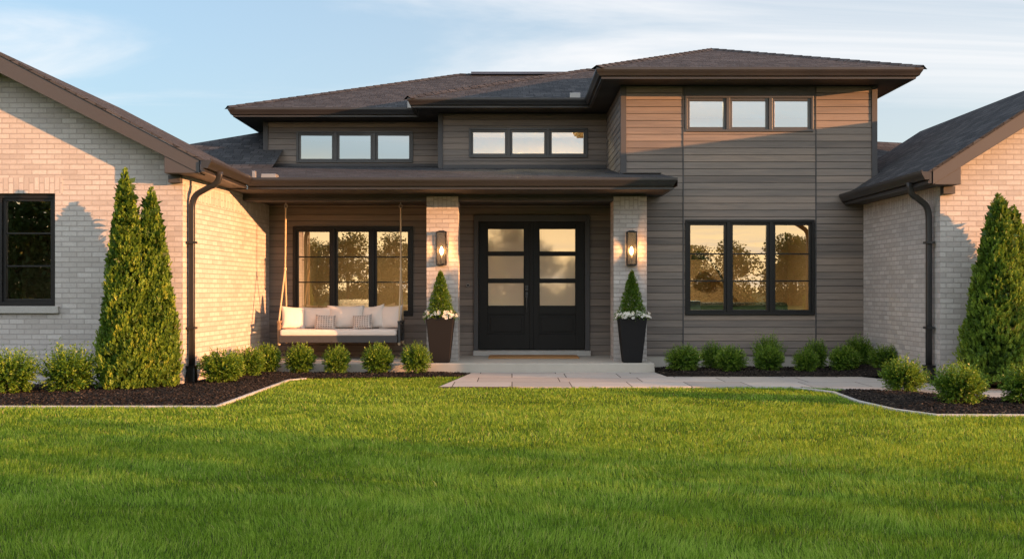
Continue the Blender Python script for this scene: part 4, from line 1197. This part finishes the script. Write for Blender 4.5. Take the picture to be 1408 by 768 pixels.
def arborvitae(x, y, z0, H, rad, seed, label, lean=(0, 0), nsp=3000, group=None):
    t = thing('arborvitae', (x, y, z0), label, 'conifer', group, local=True)
    rg = np.random.default_rng(seed)
    f = 1 - np.sqrt(1 - rg.random(nsp) * 0.985)      # more sprays low down
    f = np.clip(rg.beta(1.0, 1.55, nsp), 0, 0.995)
    ang = rg.uniform(0, 2 * np.pi, nsp)
    def prof(f): return rad * np.clip(np.minimum(1.0, 0.84 + f * 1.2) * (1 - f) ** 0.68 * (1 + 0.0 * f), 0.012, None)
    lump = 1 + 0.06 * np.sin(ang * 3 + f * 17 + seed) + 0.07 * np.sin(ang * 6 - f * 37 + seed * 3) + rg.normal(0, 0.045, nsp)
    rr = prof(f) * lump * (1 - 0.35 * rg.random(nsp) ** 3)
    cx = lean[0] * f ** 1.5; cy = lean[1] * f ** 1.5
    P = np.stack([cx + rr * np.cos(ang), cy + rr * np.sin(ang), 0.03 + f * H * 0.97], 1)
    out = np.stack([np.cos(ang), np.sin(ang), np.zeros(nsp)], 1)
    mainv = out * rg.uniform(0.2, 0.6, nsp)[:, None] + np.array([0, 0, 1.0]) + rg.normal(0, 0.15, (nsp, 3))
    mainv /= np.linalg.norm(mainv, axis=1, keepdims=True)
    tw = rg.uniform(-1.2, 1.2, nsp)
    tang = np.stack([-np.sin(ang), np.cos(ang), np.zeros(nsp)], 1)
    sidev = tang * np.cos(tw)[:, None] + out * np.sin(tw)[:, None]
    size = rg.uniform(0.05, 0.088, nsp) * (0.75 + 0.25 * (1 - f)); size[f > 0.93] *= 0.9
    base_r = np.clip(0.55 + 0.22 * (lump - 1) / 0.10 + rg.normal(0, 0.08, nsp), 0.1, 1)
    ch = []
    for (s0, sp, ln, dr) in ((0.0, 0, 1.0, 0), (0.12, .55, .62, 1), (0.12, -.55, .62, -1), (.36, .5, .52, 1), (.36, -.5, .52, -1), (.6, .42, .42, 1), (.6, -.42, .42, -1), (-.15, .7, .6, 1), (-.15, -.7, .6, -1)):
        p = P + mainv * (size * (s0 - .3))[:, None]
        d = mainv * (1.0 if dr == 0 else 0.8) + sidev * sp + rg.normal(0, 0.07, (nsp, 3))
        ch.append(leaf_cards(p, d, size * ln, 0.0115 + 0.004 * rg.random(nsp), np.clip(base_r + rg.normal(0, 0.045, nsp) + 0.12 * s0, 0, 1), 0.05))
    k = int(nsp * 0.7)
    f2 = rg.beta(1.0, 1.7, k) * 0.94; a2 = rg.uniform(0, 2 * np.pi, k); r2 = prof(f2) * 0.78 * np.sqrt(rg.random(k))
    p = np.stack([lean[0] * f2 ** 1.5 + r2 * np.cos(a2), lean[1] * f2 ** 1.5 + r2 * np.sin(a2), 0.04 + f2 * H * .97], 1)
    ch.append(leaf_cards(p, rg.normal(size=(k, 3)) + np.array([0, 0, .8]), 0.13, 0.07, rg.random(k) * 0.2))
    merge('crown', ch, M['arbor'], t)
    m = MB(); m.tube([(0, 0, -0.05), (lean[0] * .2, lean[1] * .2, H * .4), (lean[0] * .8, lean[1] * .8, H * .9)], [0.045, 0.03, 0.006], 8)
    st = m.build('trunk', M['bark']); st.parent = t
arborvitae(-4.86, 12.55, 0.03, 2.83, 0.365, 101, 'taller sunlit arborvitae of the pair beside the left downspout', (-0.02, 0), 5200)
arborvitae(-4.62, 12.75, 0.03, 2.60, 0.385, 102, 'shorter arborvitae of the sunlit pair, on the side of the left downspout', (0.0, 0), 5200)
arborvitae(6.18, 12.68, 0.13, 2.41, 0.47, 103, 'dark arborvitae with the higher tip before the right brick wing', (0.02, 0), 5800)
arborvitae(6.52, 12.95, 0.13, 2.28, 0.44, 104, 'dark arborvitae with the lower tip behind its taller neighbour, cut by the photo edge', (0.0, 0), 4200)

def potted(x, y, label, seed):
    z0 = 0.161
    t = thing('potted_topiary', (x, y, z0), label, 'planter', 'topiary planters before the brick columns', local=True)
    m = MB(); H = 0.69; a, b = 0.142, 0.212
    sq = lambda r, z: [(-r, -r, z), (r, -r, z), (r, r, z), (-r, r, z)]
    prof = [(a, 0), (b, H), (b - .025, H), (b - .045, H - .06)]
    for (r0, q0), (r1, q1) in zip(prof[:-1], prof[1:]):
        A, B = sq(r0, q0), sq(r1, q1)
        for i in range(4): j = (i + 1) % 4; m.face([A[i], A[j], B[j], B[i]])
    m.face(sq(a, 0)[::-1])
    o = m.build('pot', M['pot'], None, bevel=0.008); o.parent = t
    m = MB(); m.face(sq(b - .04, H - .055)); o = m.build('soil', M['mulch']); o.parent = t
    rg = np.random.default_rng(seed)
    n = 3800; f = rg.beta(1, 1.6, n); ang = rg.uniform(0, 2 * np.pi, n); hc = 0.70; zc = 0.72
    rad = 0.205 * (1 - f) ** 0.8 * np.minimum(1, 0.82 + 2 * f) * (1 + 0.07 * np.sin(ang * 4 + f * 19) + rg.normal(0, .05, n)) * (1 - .45 * rg.random(n) ** 2.2)
    p = np.stack([rad * np.cos(ang), rad * np.sin(ang), zc + f * hc], 1)
    d = np.stack([np.cos(ang), np.sin(ang), 0.9 + 0 * f], 1) + rg.normal(0, .5, (n, 3))
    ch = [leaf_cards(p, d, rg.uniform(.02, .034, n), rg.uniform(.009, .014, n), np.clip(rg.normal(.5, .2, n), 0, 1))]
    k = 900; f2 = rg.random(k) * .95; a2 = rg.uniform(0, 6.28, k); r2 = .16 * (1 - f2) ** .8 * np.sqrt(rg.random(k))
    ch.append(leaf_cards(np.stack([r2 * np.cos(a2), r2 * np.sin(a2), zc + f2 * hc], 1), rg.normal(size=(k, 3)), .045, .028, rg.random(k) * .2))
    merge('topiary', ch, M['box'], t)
    m = MB(); m.tube([(0, 0, H - .08), (0, 0, zc + .5)], [0.016, 0.006], 7); o = m.build('stem', M['bark']); o.parent = t
    # white bedding flowers round the rim
    k = 620; a3 = rg.uniform(0, 6.28, k); r3 = rg.uniform(.12, .27, k) ; zz = H + .02 + rg.uniform(-.03, .07, k) - np.clip(r3 - .22, 0, 1) * .8
    fc = [leaf_cards(np.stack([r3 * np.cos(a3), r3 * np.sin(a3), zz], 1), np.stack([np.cos(a3), np.sin(a3), .3 + 0 * a3], 1) + rg.normal(0, .6, (k, 3)), rg.uniform(.02, .035, k), .016, np.clip(rg.normal(.6, .2, k), 0, 1))]
    merge('flower_leaves', fc, M['box'], t)
    nf = 150; V = []; L = []; off = 0; Rr = []
    for i in range(nf):
        a4 = rg.uniform(0, 6.28); r4 = rg.uniform(.17, .285); c = np.array([r4 * math.cos(a4), r4 * math.sin(a4), H + .055 + rg.uniform(-.035, .045) - max(0, r4 - .23) * .7])
        nrm = np.array([math.cos(a4), math.sin(a4), .7]) + rg.normal(0, .35, 3); nrm /= np.linalg.norm(nrm)
        u = np.cross(nrm, [0.1, .2, 1]); u /= np.linalg.norm(u); v = np.cross(nrm, u); s = rg.uniform(.020, .030)
        for q in range(5):
            b0 = q * 1.2566 + i
            e = lambda a, r, up: c + (u * math.cos(a) + v * math.sin(a)) * r * s + nrm * up * s
            V += [e(b0, .1, 0), e(b0 - .5, .8, .18), e(b0, 1.12, .3), e(b0 + .5, .8, .18)]; L += [off, off + 1, off + 2, off + 3]; off += 4; Rr.append(rg.random() * .85)
    fast_mesh('blossoms', np.array(V), np.array(L), np.full(nf * 5, 4), np.array(Rr), M['flower'], t)
potted(-1.105, 15.42, 'tall charcoal planter with sunlit cone topiary before the column beside the swing', 5)
potted(1.855, 15.42, 'tall charcoal planter with shaded cone topiary before the column beside the siding', 6)

# ------------------------------------------------------------------ porch swing
SX0, SX1, SY0, SY1 = -3.71, -1.83, 15.86, 16.56
SZ = 0.44
sw = thing('porch_swing', ((SX0 + SX1) / 2, 16.2, SZ), 'hanging porch swing of charcoal boards on ropes with long ivory seat pad', 'porch swing')
m = MB()
m.box(SX0, SX1, SY0, SY0 + .03, SZ, SZ + .115); m.box(SX0, SX1, SY1 - .03, SY1, SZ, SZ + .115)
m.box(SX0, SX0 + .03, SY0 + .03, SY1 - .03, SZ, SZ + .115); m.box(SX1 - .03, SX1, SY0 + .03, SY1 - .03, SZ, SZ + .115)
for i in range(6): m.box(SX0 + .03, SX1 - .03, SY0 + .04 + i * .105, SY0 + .125 + i * .105, SZ + .085, SZ + .105)
m.build('seat_frame', M['swing'], sw, bevel=0.005)
m = MB()
for zz in (SZ + .20, SZ + .32, SZ + .44): m.box(SX0 + .04, SX1 - .04, SY1 - .025, SY1 + .0, zz, zz + .095)
for xx in (SX0 + .05, -2.77, SX1 - .11): m.box(xx, xx + .06, SY1 + .001, SY1 + .03, SZ + .05, SZ + .54)
m.build('backrest', M['swing'], sw, bevel=0.004)
for xx, mt in ((SX0 - .042, 'swingwood'), (SX1 + .002, 'swing')):
    m = MB(); m.box(xx, xx + .04, SY0 + .02, SY1 + .02, SZ + .31, SZ + .345); m.box(xx, xx + .04, SY0 + .06, SY0 + .13, SZ + .0, SZ + .31); m.box(xx, xx + .04, SY1 - .10, SY1 - .03, SZ, SZ + .31)
    for zz in (SZ + .13, SZ + .22): m.box(xx + .008, xx + .032, SY0 + .13, SY1 - .10, zz, zz + .06)
    m.build('armrest', M[mt], sw, bevel=0.004)
def rope(m, p, q, r=0.0075, pitch=0.07):
    p, q = Vector(p), Vector(q); L = (q - p).length; n = max(8, int(L / pitch * 7)); d = (q - p).normalized()
    u = d.cross(Vector((0.3, 1, 0.1))).normalized(); v = d.cross(u)
    for s in range(3):
        pts = []
        for i in range(n + 1):
            a = i / n * L / pitch * 2 * math.pi + s * 2.094
            pts.append(p + (q - p) * (i / n) + (u * math.cos(a) + v * math.sin(a)) * r * .95)
        m.tube(pts, r, 6)
TOP = 2.685
for xs, xt in ((SX0 - .022, SX0 + .03), (SX1 + .022, SX1 + .02)):
    ym = 16.2
    kn = (lerp(xt, xs, .2), ym, 1.62)
    m = MB(); rope(m, (xt, ym, TOP - .07), kn)
    for ye in (SY0 + .095, SY1 - .065):
        rope(m, kn, (xs, ye, SZ + .36)); rope(m, (xs, ye, SZ + .36), (xs, ye, SZ - .005))
        m.lathe([(0, -.05), (.018, -.045), (.024, -.02), (.02, .0), (.024, .012), (.016, .03), (0, .03)], (xs, ye, SZ - .0), 10)
    m.lathe([(0, -.03), (.02, -.025), (.024, 0), (.02, .025), (0, .03)], kn, 10)
    m.build('rope', M['rope'], sw)
    m = MB(); rg_ = [Vector((xt + .026 * math.cos(a), ym, TOP - .045 + .03 * math.sin(a))) for a in [i * math.pi / 8 for i in range(17)]]
    m.tube(rg_, 0.007, 8, caps=False); m.tube([(xt, ym, TOP - .015), (xt, ym, TOP + .05)], 0.008, 8); m.box(xt - .03, xt + .03, ym - .03, ym + .03, TOP + .032, TOP + .046)
    m.build('ceiling_hook', M['flash'], sw)
def pillow(name, w, h, t, mat, loc, rot, label, cat='cushion', group=None, boxy=False, sag=0.0):
    N = 22
    V = []; F = []; UV = []
    pw = 6 if boxy else 2.6
    for sgn in (1, -1):
        for i in range(N + 1):
            for j in range(N + 1):
                u, v = -1 + 2 * i / N, -1 + 2 * j / N
                e = max(0, (1 - abs(u) ** pw)) * max(0, (1 - abs(v) ** pw))
                th = t / 2 * e ** (0.5 if not boxy else 0.42)
                pin = 1 - (0.06 if not boxy else 0.02) * (1 - max(abs(u), abs(v)) ** 2) * 0 - (0.07 if not boxy else 0.01) * ((1 - v * v) if abs(u) > .999 else 0) * 0
                cu = u * (1 - (0.075 if not boxy else 0.01) * (1 - v * v) * abs(u) ** 3); cv = v * (1 - (0.075 if not boxy else 0.01) * (1 - u * u) * abs(v) ** 3)
                V.append((cu * w / 2, -sgn * th + 0.004 * math.sin(u * 5 + sag * 9) * math.sin(v * 4 + sag * 5), cv * h / 2 - sag * 0.02 * (1 - u * u) * max(0, v)))
    n1 = (N + 1) ** 2
    for s in (0, 1):
        for i in range(N):
            for j in range(N):
                a = s * n1 + i * (N + 1) + j; q = (a, a + N + 1, a + N + 2, a + 1)
                F.append(q if s == 0 else q[::-1])
    me = bpy.data.meshes.new(name); me.from_pydata(V, [], F)
    me.materials.append(mat)
    uvl = me.uv_layers.new(name='UVMap')
    for lp in me.loops: co = me.vertices[lp.vertex_index].co; uvl.data[lp.index].uv = (co.x, co.z)
    import bmesh
    bm = bmesh.new(); bm.from_mesh(me); bmesh.ops.remove_doubles(bm, verts=bm.verts, dist=0.0004)
    for f in bm.faces: f.smooth = True
    bm.to_mesh(me); bm.free()
    o = bpy.data.objects.new(name, me); S.collection.objects.link(o)
    o.location = loc; o.rotation_euler = [R(a) for a in rot]
    if label: tag(o, label, cat, group)
    return o
m = MB(); m.box(SX0 + .012, SX1 - .012, SY0 - .012, SY1 - .03, SZ + .106, SZ + .207)
m.build('seat_cushion', M['white'], sw, bevel=0.028, )
cz = SZ + .205
GC = 'plain ivory back cushions on the swing'; GT = 'woven throw pillows on the swing'
def on_seat(x, y, w, h, t, mat, rot, lb, g, sag, name='cushion'):
    pillow(name, w, h, t, mat, (x, y, cz + h / 2 * math.cos(R(rot[0]))), rot, lb, 'cushion', g, sag=sag)
on_seat(-3.56, 16.20, .40, .38, .15, M['white'], (-14, 4, 32), 'ivory cushion tilted against the armrest nearest the brick wing', GC, .3)
on_seat(-3.20, 16.38, .58, .37, .16, M['white'], (-12, 0, 2), 'ivory back cushion partly hidden behind the first woven pillow', GC, .5)
on_seat(-2.74, 16.38, .62, .39, .17, M['white'], (-12, 0, 0), 'widest ivory cushion in the middle of the swing, between the woven pillows', GC, .1)
on_seat(-2.28, 16.37, .40, .40, .15, M['white'], (-14, -7, -14), 'ivory cushion leaning on a corner beside the second woven pillow', GC, .8)
on_seat(-1.985, 16.30, .42, .39, .16, M['white'], (-13, -3, -22), 'ivory cushion against the armrest nearest the brick column', GC, .2)
on_seat(-3.03, 16.16, .33, .245, .12, M['tweed'], (-20, 2, 6), 'woven grey pillow on the half of the swing nearest the brick wing', GT, .4, 'throw_pillow')
on_seat(-2.43, 16.16, .33, .25, .12, M['tweed'], (-20, -5, -10), 'woven brownish pillow on the half of the swing nearest the column', GT, .6, 'throw_pillow')

# ------------------------------------------------------------------ inside the rooms
t = thing('sofa', (4.0, 17.7, 0.22), 'dark low sofa seen through the big window', 'sofa')
m = MB(); m.box(2.75, 5.0, 17.2, 18.0, 0.28, 0.62); m.build('seat', M['sofa'], t, bevel=0.05)
m = MB(); m.box(2.75, 5.0, 18.0, 18.2, 0.28, 1.06); m.build('backrest', M['sofa'], t, bevel=0.06)
for a in (2.5, 5.0): m = MB(); m.box(a, a + .25, 17.2, 18.2, 0.24, 0.90); m.build('armrest', M['sofa'], t, bevel=0.06)
m = MB(); m.box(2.9, 3.4, 17.98, 18.22, 1.055, 1.085); m.box(2.9, 3.4, 17.95, 17.98, .6, 1.085); m.build('throw_blanket', M['bluecloth'], t, bevel=0.01)
t = thing('arc_lamp', (4.35, 19.6, 0.22), 'thin black arc floor lamp seen through the big window', 'floor lamp')
m = MB(); m.tube([(4.35 - 0.75 * (1 - math.cos(a)), 19.6, 0.24 + 1.75 * math.sin(a) ** .9) for a in [i * 1.45 / 14 for i in range(15)]], 0.024, 8); m.build('stem', M['frame'], t)
m = MB(); m.lathe([(0, 0), (.16, 0), (.16, .03), (0, .035)], (4.35, 19.6, .22), 20); m.build('base', M['frame'], t)
m = MB(); m.lathe([(.02, .12), (.07, .1), (.12, .03), (.14, -.05), (.13, -.05), (.06, .08)], (3.66, 19.6, 1.93), 18); m.build('shade', M['frame'], t)
t = thing('armchair', (-3.0, 19.0, 0.22), 'pale upholstered armchair seen through the porch window', 'armchair')
m = MB(); m.box(-3.4, -2.7, 18.7, 19.4, .3, .62); m.build('seat', M['white'], t, bevel=.05)
m = MB(); m.box(-3.4, -2.7, 19.3, 19.5, .35, 1.1); m.build('backrest', M['white'], t, bevel=.07)
for a in (-3.55, -2.7): m = MB(); m.box(a, a + .15, 18.7, 19.5, .3, .82); m.build('armrest', M['white'], t, bevel=.05)
def downlight(x, y, z, label):
    t = thing('recessed_light', (x, y, z), label, 'ceiling light', 'lit recessed ceiling lights behind the windows')
    m = MB(); m.lathe([(.075, -.001), (.075, -.012), (.055, -.012)], (x, y, z), 18); m.build('trim_ring', M['ceiling'], t)
    m = MB(); m.lathe([(0, -.008), (.055, -.008)], (x, y, z), 18); m.build('lens', M['downlight'], t)
downlight(2.95, 17.6, 4.559, 'lit ceiling light behind the high window of the siding block')
downlight(3.2, 18.2, 2.619, 'lit ceiling light behind the big ground floor window of the siding block')
downlight(-0.35, 20.2, 4.559, 'lit ceiling light behind the first pane of the middle clerestory')
downlight(0.18, 19.7, 4.559, 'lit ceiling light behind the central pane of the middle clerestory')
downlight(1.15, 20.4, 4.559, 'lit ceiling light behind the last pane of the middle clerestory')
downlight(-2.1, 18.6, 2.619, 'lit ceiling light behind the porch window')

# ------------------------------------------------------------------ trees across the street (mirrored in the windows) and the row that shades the lawn
def tree_proto(seed, H, R0, base, nl, lsz, label, group, name='tree'):
    t = thing(name, (0, 0, 0), label, 'tree', group, local=True)
    rg = np.random.default_rng(seed)
    nb = 26; ch = []
    cen = []
    for i in range(nb):
        f = rg.random(); z = lerp(base, H * .93, f); r = R0 * math.sin(math.pi * min(1, .18 + .8 * f)) ** .8 * math.sqrt(rg.random()) * .8; a = rg.uniform(0, 6.28)
        cen.append((r * math.cos(a), r * math.sin(a), z, R0 * rg.uniform(.28, .5)))
    per = nl // nb
    for (cx, cy, czz, cr) in cen:
        d = rand_dirs(per); p = np.array([cx, cy, czz]) + d * (cr * (0.35 + .75 * rg.random(per) ** .6))[:, None] * np.array([1, 1, .75])
        ch.append(leaf_cards(p, d + rg.normal(0, .8, (per, 3)), rg.uniform(lsz * .7, lsz * 1.3, per), lsz * .6, np.clip(rg.normal(.45, .22, per), 0, 1)))
    merge('crown', ch, M['treeleaf'], t)
    m = MB(); m.tube([(0, 0, -.1), (.05, .03, H * .3), (-.04, .05, H * .62), (0, 0, H * .88)], [H * .022, H * .017, H * .01, .015], 8)
    for (cx, cy, czz, cr) in cen[:11]: m.tube([(0, .03, max(H * .2, czz - 1.0)), (cx * .5, cy * .5, czz - .35), (cx, cy, czz)], [H * .009, H * .006, .01], 6)
    o = m.build('trunk', M['bark']); o.parent = t
    return t
LB = 'leafy tree of the row across the street, mirrored dark against the glowing window panes'
tp = [tree_proto(200 + i, H, r, b, 5200, .26, LB, 'trees mirrored in the windows') for i, (H, r, b) in enumerate(((6.2, 2.6, .2), (7.4, 2.7, .5), (5.0, 2.6, .1)))]
first = [True] * 3
xx = -44.0; i = 0
for (bx_, bs_) in ((-31.5, 1.45), (-34.5, 1.7), (-37.5, 1.5)):
    o = tp[1] if first[1] else copy_tree(tp[1]); first[1] = False
    o.location = (bx_, -43, 0); o.scale = (bs_, bs_, bs_); o.rotation_euler = (0, 0, bx_)
rt = random.Random(5)
while xx < 44:
    kx = rt.choice((0, 1, 2, 0)); o = tp[kx] if first[kx] else copy_tree(tp[kx]); first[kx] = False
    o.location = (xx, -46 + rt.uniform(-6, 5), 0); o.rotation_euler = (0, 0, rt.uniform(0, 6.28)); s = rt.uniform(.72, 1.15); o.scale = (s, s, s)
    xx += rt.uniform(1.5, 3.2)
LB2 = 'bushy tree of the side row, beyond the frame, whose shade falls on the lawn'
sp_ = tree_proto(301, 5.4, 1.9, .4, 1500, .2, LB2, 'trees shading the lawn')
fst = True
for (x, y, s) in ((21, -3.0, .95), (21.8, -4.4, 1.1), (20.5, -5.4, 1.0), (12.6, 2.3, .4), (13.8, 1.0, .44), (21.6, -7.2, 1.05), (21, -8.6, 1.0), (20.6, -10.4, 1.1), (21.5, -11.8, 1.0), (23.5, -6.2, 1.0), (23.8, -7.8, 1.1), (23.4, -9.6, 1.05),
                  (20.5, 6.2, .52), (20.8, 7.6, .55), (20.4, 9.0, .55), (20.8, 10.4, .55)):
    o = sp_ if fst else copy_tree(sp_); fst = False
    o.location = (x, y, 0); o.scale = (s, s, s); o.rotation_euler = (0, 0, rt.uniform(0, 6.28))
# garden trees behind the house, green through the far windows
LB3 = 'green garden tree behind the house, glimpsed through the rooms and far windows'
gp = tree_proto(401, 4.2, 1.8, .3, 4500, .2, LB3, 'garden trees seen through the house')
for j, (x, y, s) in enumerate(((2.6, 31.5, .8), (-1.6, 31.2, .8), (-4.4, 31.8, .8), (5.6, 31.9, .8))):
    o = gp if j == 0 else copy_tree(gp)
    o.location = (x, y, 0); o.scale = (s, s, s); o.rotation_euler = (0, 0, j * 1.7)
for o in list(S.collection.objects):
    if '_base' in o: del o['_base']
print('blades', NBLADES)
